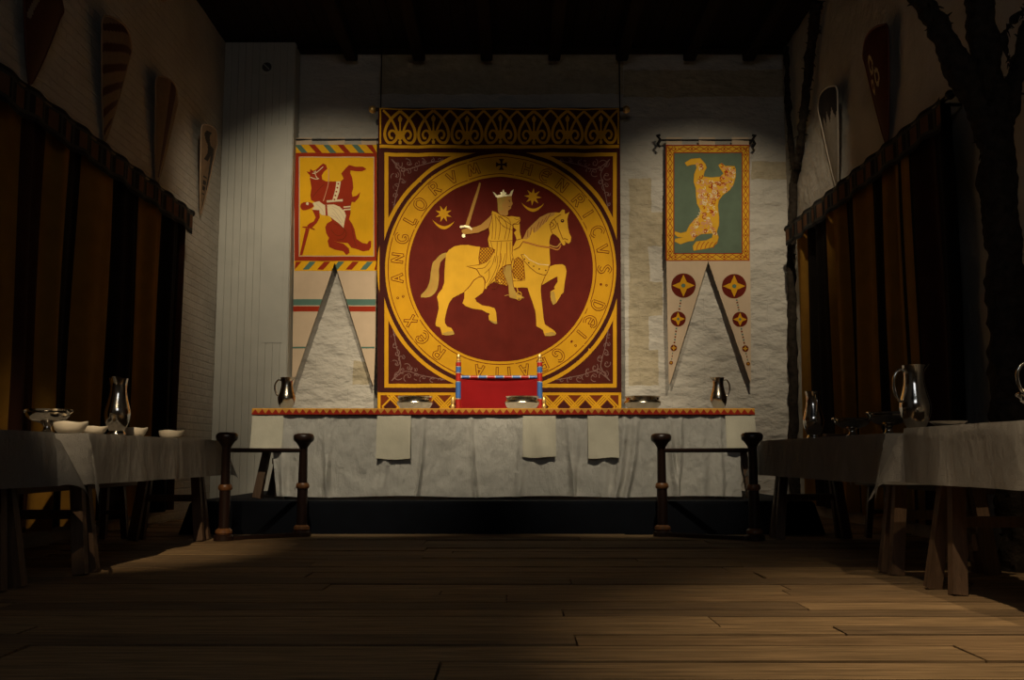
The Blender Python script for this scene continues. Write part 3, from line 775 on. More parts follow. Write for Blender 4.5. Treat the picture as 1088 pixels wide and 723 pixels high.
# cut the stripes out of the notch: clip everything below the apex
geo = A.bm
def clip_notch(A, apex, left, right):
    a, l, r = (W(*p, A.Y) for p in (apex, left, right))
    for q in (l, r):
        d = (q-a); nrm = Vector((d.z, 0, -d.x))
        bmesh.ops.bisect_plane(A.bm, geom=A.bm.verts[:]+A.bm.edges[:]+A.bm.faces[:], plane_co=a, plane_no=nrm, dist=1e-6)
    dead = []
    for f in A.bm.faces:
        c = f.calc_center_median()
        if c.z < a.z:
            u = (a.z-c.z)/(a.z-l.z)
            if a.x+(l.x-a.x)*u + 1e-4 < c.x < a.x+(r.x-a.x)*u - 1e-4: dead.append(f)
    bmesh.ops.delete(A.bm, geom=dead, context='FACES')
clip_notch(A, (355.6, 279.3), (311.3, 409.5), (396, 409.5))
for k in range(3):
    x0 = (313.4, 348.5, 384)[k]; x1 = (331.5, 366.5, 400)[k]
    A.rect(x0, 146.5, x1, 153.9, 'beige', 1)
    A.rect(x0, 146.5, x1, 153.9, 'beige', -8)
A.build('cloth', t, lambda x: .006*math.sin(x*14), .09, .006, (body, 'beige'))
banner_rod(t, 309.5, 402.5, 148.6, YBN+.004, False, .013)
# right
t = thing('swallowtail_banner', 'green banner with a golden patterned beast lying sideways in a laced border', 'banner', (0, 0, 0))
A = Art(YBN)
R_ = lambda *q: [(695+x/4.82, 140+y/4.82) for x, y in q]
body = [(707.4, 153.8), (796.2, 153.8), (797.2, 277), (798, 406), (797, 406), (752.5, 277.8), (712, 408), (710.6, 408), (708, 277)]
A.rect(707.4, 154, 796.4, 277.4, 'red', 1)
A.rect(708.6, 155.3, 795.6, 276.4, 'gold2', 2)
A.rect(715.4, 161.8, 789, 270.2, 'red', 3)
A.rect(716.4, 162.8, 788, 269.2, 'green', 4)
def lace(x0, y0, x1, y1, n, half):
    dx, dy = x1-x0, y1-y0; L = math.hypot(dx, dy); nx, ny = -dy/L, dx/L
    for s in (-1, 1):
        pts = []
        for i in range(n*8+1):
            u = i/(n*8); o = s*half*(1-2*abs((u*n) % 1-.5)*2+.0)
            pts.append((x0+dx*u+nx*o, y0+dy*u+ny*o))
        A.line(pts, .65, 'red', 3+.3*s)
    for i in range(n):
        u = (i+.5)/n; c = (x0+dx*u, y0+dy*u); A.circ(c, 1.1, 'red', 3.6, 10)
lace(709, 158.5, 795.4, 158.5, 5, 2.6); lace(709, 273.2, 795.4, 273.2, 5, 2.6); lace(712, 156, 712, 276, 7, 2.6); lace(792.2, 156, 792.2, 276, 7, 2.6)
bst = R_((158, 160), (188, 142), (235, 138), (260, 165), (268, 185), (257, 205), (250, 232), (290, 236), (340, 232), (356, 214), (340, 190), (330, 172), (345, 162), (362, 177), (385, 178), (410, 180), (416, 195), (416, 230), (405, 270), (385, 300), (350, 325), (330, 352), (325, 380), (332, 440), (331, 480), (320, 512), (329, 540), (322, 570), (298, 592), (260, 600), (202, 610), (198, 588), (215, 565), (268, 558), (298, 543), (302, 520), (240, 525), (212, 540), (200, 560), (175, 562), (135, 576), (106, 562), (110, 549), (150, 543), (120, 538), (106, 524), (107, 512), (135, 521), (165, 514), (182, 480), (208, 450), (236, 428), (236, 400), (220, 370), (215, 330), (213, 290), (203, 260), (205, 220), (218, 186), (212, 168), (190, 170), (168, 176))
A.poly(bst, 'gold2', 5); A.line(bst, .6, 'gold', 5.6, closed=True)
random.seed(5)
def inside(poly, x, y):
    c = False; j = len(poly)-1
    for i in range(len(poly)):
        if (poly[i][1] > y) != (poly[j][1] > y) and x < (poly[j][0]-poly[i][0])*(y-poly[i][1])/(poly[j][1]-poly[i][1])+poly[i][0]: c = not c
        j = i
    return c
cnt = 0
while cnt < 190:
    x, y = random.uniform(735, 782), random.uniform(175, 252)
    if all(inside(bst, x+math.cos(a)*1.6, y+math.sin(a)*1.6) for a in (0, 1.05, 2.1, 3.14, 4.2, 5.2)):
        scroll(x, y, random.uniform(0, 6.3), random.uniform(1.8, 2.8), 6+.01*cnt, random.choice(('pink', 'pink', 'cream', 'red2')), .9); cnt += 1
for k in range(5): A.line(R_((215+k*22, 608-k*3), (222+k*22, 585-k*2), (235+k*22, 565)), .7, 'red2', 7, 3)
for k in range(6): A.line(R_((232-k*6, 400+k*15), (240-k*6, 410+k*15), (228-k*6, 420+k*13)), .5, 'cream', 7, 3)
A.circ(R_((408, 190))[0], .8, 'line', 7, 8)
def roundel(x, y, r):
    A.circ((x, y), r, 'maroon', 2, 36); A.circ((x, y), r*.97, 'line', 2.4, 36, w=.6)
    pts = []
    for k in range(4):
        a = k*PI/2
        for (rr, da) in ((.9, 0), (.48, .45), (.38, .785), (.48, 1.12)): pts.append((x+r*rr*math.sin(a+da), y-r*rr*math.cos(a+da)))
    A.poly(pts, 'gold', 3); A.circ((x, y), r*.17, 'teal', 4, 12)
c5 = lambda x, y: (700+x/5.35, 275+y/5.35)
for (x, y, r) in ((140, 153, 13), (110, 343, 8), (85, 508, 3.3), (70, 592, 1.8), (428, 157, 13), (461, 346, 8), (491, 512, 3.3), (507, 598, 1.8)):
    p = c5(x, y); roundel(*p, r)
for (x0, y0, x1, y1) in ((126, 230, 116, 295), (101, 390, 88, 485), (80, 530, 72, 580), (441, 230, 455, 300), (467, 392, 486, 488), (494, 532, 505, 585)):
    n = max(3, int(math.hypot(x1-x0, y1-y0)/14))
    for k in range(n):
        u = (k+.2)/n; v = (k+.75)/n
        A.line([c5(x0+(x1-x0)*u, y0+(y1-y0)*u), c5(x0+(x1-x0)*v, y0+(y1-y0)*v)], 1.7 if y0 < 450 else 1, ('teal', 'line')[k % 2], 2)
for k in range(3):
    x0 = (708, 742.5, 777.5)[k]; x1 = (724.5, 760, 795.8)[k]
    A.rect(x0, 146, x1, 154, 'beige', 1); A.rect(x0, 146, x1, 154, 'beige', -8)
A.build('cloth', t, lambda x: .006*math.sin(x*13+2), .09, .006, (body, 'beige'))
banner_rod(t, 701, 799, 149, YBN+.004, True, .012)

# ================================================================== CURTAINS
def curtain(X, sgn, y0, y1, z0, z1, stripes, label, nf):
    """sgn: +1 faces +x (left wall)"""
    t = thing('striped_curtain', label, 'curtain', (X, (y0+y1)/2, 0)); t_inv = Vector((-X, -(y0+y1)/2, 0))
    bm = bmesh.new(); N = int((y1-y0)/.012); NZ = 26; G = []
    for j in range(NZ+1):
        z = z0+(z1-z0)*j/NZ; k = 1-.35*(j/NZ); row = []
        for i in range(N+1):
            y = y0+(y1-y0)*i/N
            ph = y*nf + .8*math.sin(y*2.1) + .5*math.sin(y*5.3+1)
            d = .045*math.sin(ph)*k + .018*math.sin(ph*2.3+1.2)*k + .01*math.sin(z*1.5+y*3)
            row.append(bm.verts.new(Vector((sgn*d, y-(y0+y1)/2+.02*math.sin(z*1.1+y*2)*(1-j/NZ), z))))
        G.append(row)
    mats = [M['curt_dark'], M['curt_gold'], M['curt_maroon']]
    for j in range(NZ):
        for i in range(N):
            y = y0+(y1-y0)*(i+.5)/N
            mi = 0
            for (a, b_, c) in stripes:
                if a <= y < b_: mi = c
            f = bm.faces.new((G[j][i], G[j][i+1], G[j+1][i+1], G[j+1][i])); f.material_index = mi
    # thickness: a back face set off by the cloth's own thickness
    ret = bmesh.ops.solidify(bm, geom=bm.faces[:], thickness=.006)
    link_bm('fabric', bm, mats, t, True)
    # valance band
    bm = bmesh.new(); u = .115; y = y0-.03; G = []; H = [0, .028, .05, .175, .2, .232]
    k = 0
    cols = []
    ys = []
    while y < y1+.03: ys.append(y); y += u/4
    for y in ys:
        sag = .012*math.sin(y*9); cols.append([bm.verts.new(Vector((sgn*(.075+.012*math.sin(y*17)), y-(y0+y1)/2, z1+.03-h+sag*(h/.23)))) for h in H])
    for i in range(len(ys)-1):
        blk = (i//4) % 2; inn = i % 4
        for r in range(5):
            mi = 0 if r in (0, 4) else (1 if r in (1, 3) else (2 if blk == 0 else 0))
            if r == 2 and blk == 1 and inn in (1,): mi = 1
            f = bm.faces.new((cols[i][r], cols[i+1][r], cols[i+1][r+1], cols[i][r+1])); f.material_index = mi
    bmesh.ops.solidify(bm, geom=bm.faces[:], thickness=.008)
    link_bm('valance', bm, [M['val_dark'], M['val_edge'], M['val_tan']], t)
    bm = bmesh.new(); tube(bm, [(sgn*.05, y0-.1-(y0+y1)/2, z1+.01), (sgn*.05, y1+.06-(y0+y1)/2, z1+.01)], .018, 12); link_bm('rod', bm, M['iron'], t, True)
    for yy in (y0-.12, y1+.07):
        bm = bmesh.new(); bmesh.ops.create_uvsphere(bm, u_segments=16, v_segments=10, radius=.035, matrix=Matrix.Translation((sgn*.05, yy-(y0+y1)/2, z1+.01))); link_bm('finial', bm, M['iron'], t, True)
    for yy in (y0+.05, y1-.05):
        bm = bmesh.new(); beam(bm, (sgn*.05, yy-(y0+y1)/2, z1+.0), (-sgn*(abs(X-(XL if sgn > 0 else XR))-.012), yy-(y0+y1)/2, z1+.0), .02, .02); link_bm('bracket', bm, M['iron'], t)
XCL = -3.25; XCR = 3.13
Ye = WX(198, XCL, 228); zl = W(198, 228, Ye).z*.5+W(0, 80, WX(0, XCL, 80)).z*.5
Yf = WX(840, XCR, 240); Yn = WX(1003, XCR, 122); zrr = W(840, 240, Yf).z*.5+W(1003, 122, Yn).z*.5
print('CURT', Ye, zl, Yf, Yn, zrr)
sl = []
for a, b_, c in ((-60, 5, 1), (5, 38, 2), (38, 61, 1), (77, 113, 1), (142, 167, 1), (187, 196, 2), (167, 172, 0), (-200, -100, 1)):
    sl.append((WX(a, XCL) if a < 540 else 0, WX(b_, XCL), c))
curtain(XCL, 1, 4.3, Ye-.06, .12, zl, sl, 'tall black and gold striped curtain with patterned top band on left wall', 11)
sr = []
for a, b_, c in ((848, 862, 1), (886, 904, 1), (918, 932, 1), (947, 968, 1), (971, 982, 1), (984, 1006, 2)):
    sr.append((WX(b_, XCR), WX(a, XCR), c))
curtain(XCR, -1, Yn-.1, Yf-.1, .12, zrr, sr, 'tall black and gold striped curtain with patterned top band on right wall', 11)

# ================================================================== SHIELDS ON THE WALLS
def shield(Y, z, w, h, sgn, lean, pat, mats, label, top='flat'):
    X = XL+.02 if sgn > 0 else XR-.03
    t = thing('kite_shield', label, 'shield', (X, Y, z), 0, None)
    bm = bmesh.new(); NU, NV = 36, 64; G = []
    for j in range(NV+1):
        v = j/NV        # 0 tip, 1 top
        hw = w/2*(min(1, v/.93)**.78) * (1 if v < .9 else math.sqrt(max(0, 1-((v-.9)/.13)**2*.35)))
        hw = max(hw, .004)
        row = []
        for i in range(NU+1):
            u = i/NU*2-1
            zz = v*h + (0 if v < .8 else -.05*(v-.8)/.2*u*u)
            row.append(bm.verts.new((sgn*(lean*v + .045*(1-u*u)*(hw/(w/2)) ), u*hw, zz)))
        G.append(row)
    for j in range(NV):
        for i in range(NU):
            f = bm.faces.new((G[j][i], G[j][i+1], G[j+1][i+1], G[j+1][i])); f.material_index = pat((i+.5)/NU*2-1, (j+.5)/NV)
    bmesh.ops.solidify(bm, geom=bm.faces[:], thickness=.012)
    link_bm('board', bm, [M[m] for m in mats], t, True)
    bm = bmesh.new(); beam(bm, (-sgn*.018, 0, h*.78), (sgn*(lean*.78+.03), 0, h*.8), .02, .02); link_bm('hook', bm, M['iron'], t)
    # rim
    path = [G_ for G_ in []]
    bm = bmesh.new(); pts = []
    def edge(s, v):
        hw = w/2*(min(1, v/.93)**.78) * (1 if v < .9 else math.sqrt(max(0, 1-((v-.9)/.13)**2*.35)))
        return (sgn*(lean*v), s*max(hw, .004), v*h + (0 if v < .8 else -.05*(v-.8)/.2))
    for k in range(25): pts.append(edge(-1, 1-k/24))
    for k in range(1, 25): pts.append(edge(1, k/24))
    for k in range(1, 10):
        u = 1-2*k/10; hw = abs(edge(1, 1)[1]); pts.append((sgn*(lean+.045*(1-u*u)*(hw/(w/2))), u*hw, h-.05*u*u))
    pts.append(pts[0])
    tube(bm, pts, .008, 6); link_bm('rim', bm, M[mats[0]], t, True)
    return t
def sp(px, py, ptop, sg):
    X = XL+.03 if sg > 0 else XR-.03
    Y = WX(px, X, py); return Y, W(px, py, Y).z, W(px, ptop, Y).z-W(px, py, Y).z
a1 = sp(33, 91, -20, 1); a2 = sp(112, 152, 26, 1); a3 = sp(167, 199, 87, 1); a4 = sp(214, 228, 136, 1); a5 = sp(890, 203, 97, -1); a6 = sp(943, 157, 34, -1)
print('SH', a1, a2, a3, a4, a5, a6)
shield(a1[0], a1[1], .60, a1[2], 1, .07, lambda u, v: 1 if abs(u*.5+.25-(v-.75)*.8) < .05 and v > .55 else 0, ['sh_maroon', 'sh_pale'], 'dark maroon kite shield with a thin pale streak, nearest on left wall')
shield(a2[0], a2[1], .62, a2[2], 1, .07, lambda u, v: int((v*6.0-u*.6) % 1 > .6), ['sh_tan', 'sh_maroon'], 'tan kite shield with dark slanting stripes on left wall')
shield(a3[0], a3[1], .60, a3[2], 1, .07, lambda u, v: 1 if -.1 < u < .42 and v > .1 else (2 if u > .42 else 0), ['sh_tan', 'sh_maroon', 'sh_tan'], 'pale kite shield with one dark vertical wedge on left wall')
def pat4(u, v):
    if v > .6 and abs(u+.35-.2*math.sin(v*20)) < .22 and v < .92: return 1
    if .3 < v < .78 and abs(u-.35+ (v-.55)*.8) < .22: return 2
    if .22 < v < .42 and abs(u+.3) < .3 and (v*30) % 2 < 1.2: return 1
    return 0
shield(a4[0], a4[1], .56, a4[2], 1, .07, pat4, ['sh_tan', 'sh_dark', 'sh_dark'], 'tan kite shield with a black painted beast beside the white boarded corner')
shield(a5[0], a5[1], .60, a5[2], -1, .07, lambda u, v: 1 if v > .72+.12*abs(((u*2.2+.3) % 1)-.5)*2-.06 else 0, ['sh_pale', 'sh_dark'], 'pale kite shield with jagged black top on right wall')
def pat6(u, v):
    r1 = math.hypot((u-.3)*.4, v-.74); r2 = math.hypot((u+.1)*.36, v-.6); r3 = math.hypot((u-.5)*.36, v-.56)
    return 1 if (.05 < r1 < .09 or .045 < r2 < .08 or .035 < r3 < .07) else 0
shield(a6[0], a6[1], .60, a6[2], -1, .07, pat6, ['sh_red', 'cream'], 'dark red kite shield with a small pale scroll on right wall')
# small round disc high on left wall
bm = bmesh.new(); lathe(bm, [(0, .06), (.06, .058), (.1, .04), (.16, .02), (.17, 0), (0, 0)], seg=40)
bmesh.ops.rotate(bm, verts=bm.verts, matrix=Matrix.Rotation(PI/2, 3, 'Y'))
o = link_bm('round_shield', bm, M['sh_tan'], None, True, (XL+.004, WX(175, XL+.04, -10), W(175, -18, WX(175, XL+.04, -10)).z)); tag(o, 'tan rounded disc high on left wall, cut by the top of the photo', 'shield')

# ================================================================== TREES
def tree(label, base, paths, rough, seed, tufts):
    t = thing('bare_tree', label, 'tree', base)
    b0 = Vector(base)
    for name, pts, rad in paths:
        bm = bmesh.new(); P = smooth_path([Vector(p)-b0 for p in pts], 9); n = len(P)
        R = [rad[min(len(rad)-2, int(i/(n-1)*(len(rad)-1)))]*(1-((i/(n-1)*(len(rad)-1)) % 1 if i < n-1 else 1)) + rad[min(len(rad)-1, int(i/(n-1)*(len(rad)-1))+1)]*((i/(n-1)*(len(rad)-1)) % 1 if i < n-1 else 1) for i in range(n)]
        # finer rings
        PP = []; RR = []
        for i in range(n-1):
            for k in range(3): PP.append(P[i].lerp(P[i+1], k/3)); RR.append(R[i]+(R[i+1]-R[i])*k/3)
        PP.append(P[-1]); RR.append(R[-1])
        tube(bm, PP, RR, 22, 0, rough, seed)
        rnd = random.Random(seed)
        for k in range(tufts if name == 'branch' else tufts//3):      # ragged twigs and peeling bark
            i = rnd.randrange(len(PP)-1); th = rnd.uniform(0, 2*PI); d = Vector((math.cos(th), math.sin(th)*.8, rnd.uniform(-.6, .6))).normalized()
            p = PP[i]+d*RR[i]*.75; q = p + d*rnd.uniform(.02, .055)*(1 if RR[i] > .04 else .4) + Vector((0, 0, rnd.uniform(-.04, .02)))
            tube(bm, [p, p.lerp(q, .6)+Vector((0, 0, .005)), q], [.010 if RR[i] > .04 else .006, .006 if RR[i] > .04 else .003, .002], 4)
        link_bm(name, bm, M['bark'], t, True)
Yt = 5.6
T = lambda x, y, Y=None: tuple(W(x, y, Y or Yt))
base = (W(1075, 460, Yt).x, Yt, 0)
tree('thick rough barked tree trunk with forking branches in right foreground', base,
     [('trunk', [(base[0]+.03, Yt, 0), (base[0]+.02, Yt, .5), T(1073, 400), T(1070, 300), T(1060, 200), T(1057, 130), T(1046, 60), T(1041, 0), T(1039, -150), T(1036, -290)], [.12, .105, .1, .1, .1, .1, .08, .07, .06, .05]),
      ('branch', [T(1058, 165), T(1040, 110), T(1022, 75), T(1000, 35), T(978, 0), T(955, -40), T(930, -110)], [.09, .08, .08, .065, .06, .05, .025]),
      ('branch', [T(1066, 130), T(1080, 80), T(1088, 40), T(1096, -10), T(1100, -60)], [.06, .05, .04, .03, .012]),
      ('branch', [T(1078, 80), T(1066, 45), T(1074, 25), T(1092, 5)], [.014, .01, .008, .006])], .022, 3, 90)
Yt = 11.02
base = (W(842, 440, Yt).x, Yt, 0)
tree('slender dark tree trunk with two thin branches in the far right corner', base,
     [('trunk', [(base[0]+.02, Yt, .0), (base[0], Yt, .6), T(842, 380), T(841, 300), T(841, 240), T(845, 185)], [.055, .055, .05, .045, .045, .05]),
      ('branch', [T(845, 195), T(840, 150), T(837, 110), T(836, 78), T(835, 50)], [.035, .03, .03, .03, .032]),
      ('branch', [T(845, 195), T(850, 155, 10.6), T(855, 110, 10.3), T(861, 60, 10.05), T(865, 25, 9.85), T(868, 2, 9.7)], [.04, .042, .045, .05, .055])], .014, 9, 90)

# ================================================================== TABLES
def trestle_table(name, label, cat, x0, x1, y0, y1, ztop, zbase, rz, trestles, along='y', splay=.1):
    cx_, cy_ = (x0+x1)/2, (y0+y1)/2
    t = thing(name, label, cat, (cx_, cy_, zbase), rz)
    H = ztop-zbase; hx = (x1-x0)/2; hy = (y1-y0)/2
    bm = bmesh.new(); box(bm, -hx, hx, -hy, hy, H-.035, H, 0, .004); link_bm('tabletop', bm, M['board_wood'], t)
    for s in trestles:
        if along == 'y': cxx, cyy = 0, s-cy_
        else: cxx, cyy = s-cx_, 0
        if along == 'y':
            bm = bmesh.new(); box(bm, -hx+.05, hx-.05, cyy-.05, cyy+.05, H-.12, H-.036, 0, .004); link_bm('trestle_beam', bm, M['leg_wood'], t)
            for a in (-1, 1):
                for b_ in (-1, 1):
                    bm = bmesh.new(); beam(bm, (a*(hx-.12), cyy+b_*.03, H-.13), (a*(hx-.05), cyy+b_*(.03+splay), .0), .062, .05, 0, .068, .055, (0, 1, 0)); link_bm('leg', bm, M['leg_wood'], t)
            bm = bmesh.new(); beam(bm, (-(hx-.09), cyy, H*.42), ((hx-.09), cyy, H*.42), .04, .05); link_bm('stretcher', bm, M['leg_wood'], t)
        else:
            bm = bmesh.new(); box(bm, cxx-.05, cxx+.05, -hy+.05, hy-.05, H-.12, H-.036, 0, .004); link_bm('trestle_beam', bm, M['leg_wood'], t)
            for a in (-1, 1):
                for b_ in (-1, 1):
                    bm = bmesh.new(); beam(bm, (cxx+a*.03, b_*(hy-.12), H-.13), (cxx+a*(.03+splay), b_*(hy-.1), .0), .055, .07, 0, .07, .085); link_bm('leg', bm, M['leg_wood'], t)
            bm = bmesh.new(); beam(bm, (cxx, -(hy-.1), H*.42), (cxx, (hy-.1), H*.42), .04, .05); link_bm('stretcher', bm, M['leg_wood'], t)
    return t
def table_cloth(label, x0, x1, y0, y1, ztop, rz, over, group=None, seed=1, drop=(1, 1, 1, 1), m='linen_side'):
    """cloth lying over the whole table and hanging down on four sides, corners falling in points"""
    cx_, cy_ = (x0+x1)/2, (y0+y1)/2; hx = (x1-x0)/2+.008; hy = (y1-y0)/2+.008
    bm = bmesh.new(); st = .035
    nx = int((2*hx+2*over)/st); ny = int((2*hy+2*over)/st); G = []
    # sample so that a line falls exactly on every table edge
    def axis(h):
        n1 = max(2, int(over/.03)); n2 = max(4, int(2*h/.05))
        return [-h-over+over*i/n1 for i in range(n1)] + [-h+2*h*i/n2 for i in range(n2)] + [h+over*i/n1 for i in range(n1+1)]
    ax, ay = axis(hx), axis(hy)
    for yv in ay:
        row = []
        for xv in ax:
            u = max(0, abs(xv)-hx); v = max(0, abs(yv)-hy)
            sx = 1 if xv > 0 else -1; sy = 1 if yv > 0 else -1
            bx = min(abs(xv), hx)*sx; by = min(abs(yv), hy)*sy
            z = 0
            if u > 0 or v > 0:
                r = math.hypot(u, v); ph = math.atan2(v, u)
                wave = .5+.5*math.sin((by if u > v else bx)*(8) + seed + 1.5*math.sin((by if u > v else bx)*2.3))
                near = min(1, r/over)
                wamp = .03*near*wave**2
                if u > 0 and v > 0:
                    fl = .52*math.sin(2*ph)**1.0
                    bx += sx*(math.cos(ph)**2*(wamp)+r*fl*.72+.006); by += sy*(math.sin(ph)**2*(wamp)+r*fl*.72+.006)
                    bx += sx*.02*near*math.sin(6*ph); z = -r*.97
                elif u > 0: bx += sx*(wamp+.006); z = -u
                else: by += sy*(wamp+.006); z = -v
                z += .006*math.sin(r*12)*0
                if r > .02: z += 0
            else:
                z = .002*noise.noise(Vector((xv*6, yv*6, seed)))
            row.append(bm.verts.new((bx, by, z+.006)))
        G.append(row)
    for j in range(len(ay)-1):
        for i in range(len(ax)-1):
            bm.faces.new((G[j][i], G[j][i+1], G[j+1][i+1], G[j+1][i]))
    bmesh.ops.solidify(bm, geom=bm.faces[:], thickness=-.003)
    o = link_bm('tablecloth', bm, M[m], None, True, (cx_, cy_, ztop)); o.rotation_euler = (0, 0, rz)
    tag(o, label, 'tablecloth', group); return o
ZT = .745
LX1 = -2.265; LX0 = -2.86
trestle_table('trestle_table', 'plank trestle table along left wall, the one ending at the dais rail', 'table', LX0, LX1, 5.26, 7.78, ZT, .004, 0.012, (5.45, 7.55), 'y', .045)
table_cloth('plain grey linen cloth on the left table nearer the dais', LX0, LX1, 5.26, 7.78, ZT, 0.012, .27, seed=1)
trestle_table('trestle_table', 'plank trestle table at left, nearest the camera and cut by the photo edge', 'table', -2.98, -2.38, 2.55, 5.04, ZT, .004, -.05+.01, (2.95, 4.80), 'y', .06)
table_cloth('plain grey linen cloth on the left table nearest the camera', -2.98, -2.38, 2.55, 5.04, ZT, -.05+.01, .27, seed=4)
RX0 = 1.985; RX1 = 2.60
trestle_table('trestle_table', 'plank trestle table along right wall, the one ending at the dais rail', 'table', RX0, RX1, 5.26, 7.9, ZT, .004, 0, (5.42, 7.72), 'y', .045)
table_cloth('plain grey linen cloth on the right table nearer the dais', RX0, RX1, 5.26, 7.9, ZT, 0, .27, seed=2)
trestle_table('trestle_table', 'plank trestle table at right, nearest the camera and cut by the photo edge', 'table', 1.99, 2.6, 2.45, 4.95, ZT+.018, .004, .02, (2.9, 4.72), 'y', .10)
table_cloth('brightly lit linen cloth on the right table nearest the camera', 1.99, 2.6, 2.45, 4.95, ZT+.018, .02, .27, seed=6)

# high table
ZH = 1.02; HX0 = W(268, 440, 8.5).x; HX1 = W(801.5, 440, 8.5).x; HY0 = 8.53; HY1 = 9.25
trestle_table('high_table', 'long high table on the dais behind its hanging white cloth', 'table', HX0+.02, HX1-.02, HY0, HY1, ZH, ZD+.008, 0, (-2.06, -.1, 1.93), 'x', .11)
bm = bmesh.new()
cxl = W(290, 480, 8.5).x; cxr = W(786.5, 480, 8.5).x
NX = 420; NZ = 34; G = []
random.seed(21)
folds = [(345, .030, 5, -1), (352, .018, 4, 1), (388, .010, 10, 0), (450, .028, 3.4, 1), (412, .02, 8, 1), (500, .03, 3.2, -1), (520, .012, 12, 0), (556, .025, 7, 1), (604, .028, 4, -1), (613, .02, 5, 1), (640, .02, 9, 0), (664, .04, 6, 2), (676, .035, 5, 2), (712, .04, 4.5, -1), (724, .03, 4, 1), (745, .022, 9, 0), (765, .02, 6, 0), (318, .02, 9, 0), (300, .02, 6, 0)]
fx = [(W(p, 480, 8.5).x, a*1.05, w*.62*8.5/1050, s) for p, a, w, s in folds]
def skirt_pt(i, j):
    u = i/NX; v = j/NZ
    x = cxl+(cxr-cxl)*u; 
    d = 0
    for (f0, a, w, s) in fx:
        xx = f0 - s*.05*v*v
        d += 1.7*a*math.exp(-((x-xx)/w)**2)*(0.04+.96*v**.7)
        d -= .35*a*math.exp(-((x-xx-1.9*w)/(w*.8))**2)*v
    d += .012*v*noise.noise(Vector((x*3, v*2, 1)))+.009*noise.noise(Vector((x*9, v*5, 3)))*min(1, v*3)+.004*noise.noise(Vector((x*26, v*14, 3)))
    xo = x + ((-.02*(1-v)+.045*v*v) if u < .04 else 0)*(1-u/.04 if u < .04 else 0)
    zb = ZD+.012+ .012*(.5+.5*math.sin(x*5)) 
    z = ZH+.006 - (ZH-zb)*v
    return Vector((xo, HY0-.014-max(-.002, d)-.03*v, z))
top = []
for i in range(NX+1): top.append(bm.verts.new((cxl+(cxr-cxl)*i/NX, HY1+.01, ZH+.006)))
G = [[bm.verts.new(skirt_pt(i, j)) for i in range(NX+1)] for j in range(NZ+1)]
rows = [top]
for k in range(1, 12): rows.append([bm.verts.new((cxl+(cxr-cxl)*i/NX, (HY1+.01)+(HY0-.004-HY1-.01)*k/11, ZH+.006+.0012*noise.noise(Vector((i*.05, k*.6, 2))))) for i in range(NX+1)])
rows.append(G[0])
for A_r, B_r in zip(rows[:-1], rows[1:]):
    for i in range(NX): bm.faces.new((A_r[i], B_r[i], B_r[i+1], A_r[i+1]))
for j in range(NZ):
    for i in range(NX): bm.faces.new((G[j][i], G[j+1][i], G[j+1][i+1], G[j][i+1]))
bk = [bm.verts.new((cxl+(cxr-cxl)*i/NX, HY1+.015, ZH-.3)) for i in range(NX+1)]
for i in range(NX): bm.faces.new((top[i], top[i+1], bk[i+1], bk[i]))
# ends of the cloth lying on the table beyond the skirt
for (xa_, xb_, k) in ((HX0, cxl, 0), (cxr, HX1, NX)):
    vs = [bm.verts.new((xa_, HY0-.01, ZH+.006)), bm.verts.new((xb_, HY0-.01, ZH+.006)), bm.verts.new((xb_, HY1+.01, ZH+.006)), bm.verts.new((xa_, HY1+.01, ZH+.006))]
    bm.faces.new(vs)
for f in bm.faces: f.normal_update()
bmesh.ops.solidify(bm, geom=bm.faces[:], thickness=.003)
o = link_bm('tablecloth', bm, M['linen'], None, True); tag(o, 'long white pleated linen cloth hanging to the dais in front of the high table', 'tablecloth')
# linen towels over the edge
def towel(px0, px1, pybot, label, amp=.012, seed=0, Yf=8.497):
    x0 = W(px0, 460, Yf).x; x1 = W(px1, 460, Yf).x; zb = W(400, pybot, Yf).z
    bm = bmesh.new(); NX = 24; NZ = 22; G = []
    prof = [(HY0+.22, ZH+.0125), (HY0+.1, ZH+.0125), (HY0-.01, ZH+.0125), (Yf+.008, ZH+.009)]
    for k in range(NZ+1):
        v = k/NZ; prof.append((Yf-.028*v**1.3, ZH-.002-(ZH-.002-zb)*v))
    for (y, z) in prof:
        row = []
        for i in range(NX+1):
            u = i/NX; v = max(0, (ZH-z)/(ZH-zb))
            row.append(bm.verts.new((x0+(x1-x0)*u, y-v*amp*(noise.noise(Vector((u*2.4+seed, v*1.4, seed)))*1.4+.4*math.sin(u*9+seed))-v*.012, z + v*.006*math.sin(u*5+seed))))
        G.append(row)
    for j in range(len(G)-1):
        for i in range(NX): bm.faces.new((G[j][i], G[j+1][i], G[j+1][i+1], G[j][i+1]))
    for f in bm.faces: f.normal_update()
    bmesh.ops.solidify(bm, geom=bm.faces[:], thickness=.004)
    o = link_bm('linen_towel', bm, M['towel'], None, True); tag(o, label, 'towel', 'linen towels hung over the high table edge'); return o
towel(267.5, 301, 479, 'cream linen towel at the far left end of the high table', .012, 1)
towel(400.5, 436.5, 488, 'cream linen towel left of the red chair on the high table front', .016, 2)
towel(555.5, 590.5, 486, 'cream linen towel hanging below the right post of the red chair', .016, 3)
towel(624.5, 657, 487, 'cream linen towel hanging below the right edge of the great hanging', .016, 4)
towel(771, 802.5, 477, 'cream linen towel at the far right end of the high table', .012, 5)
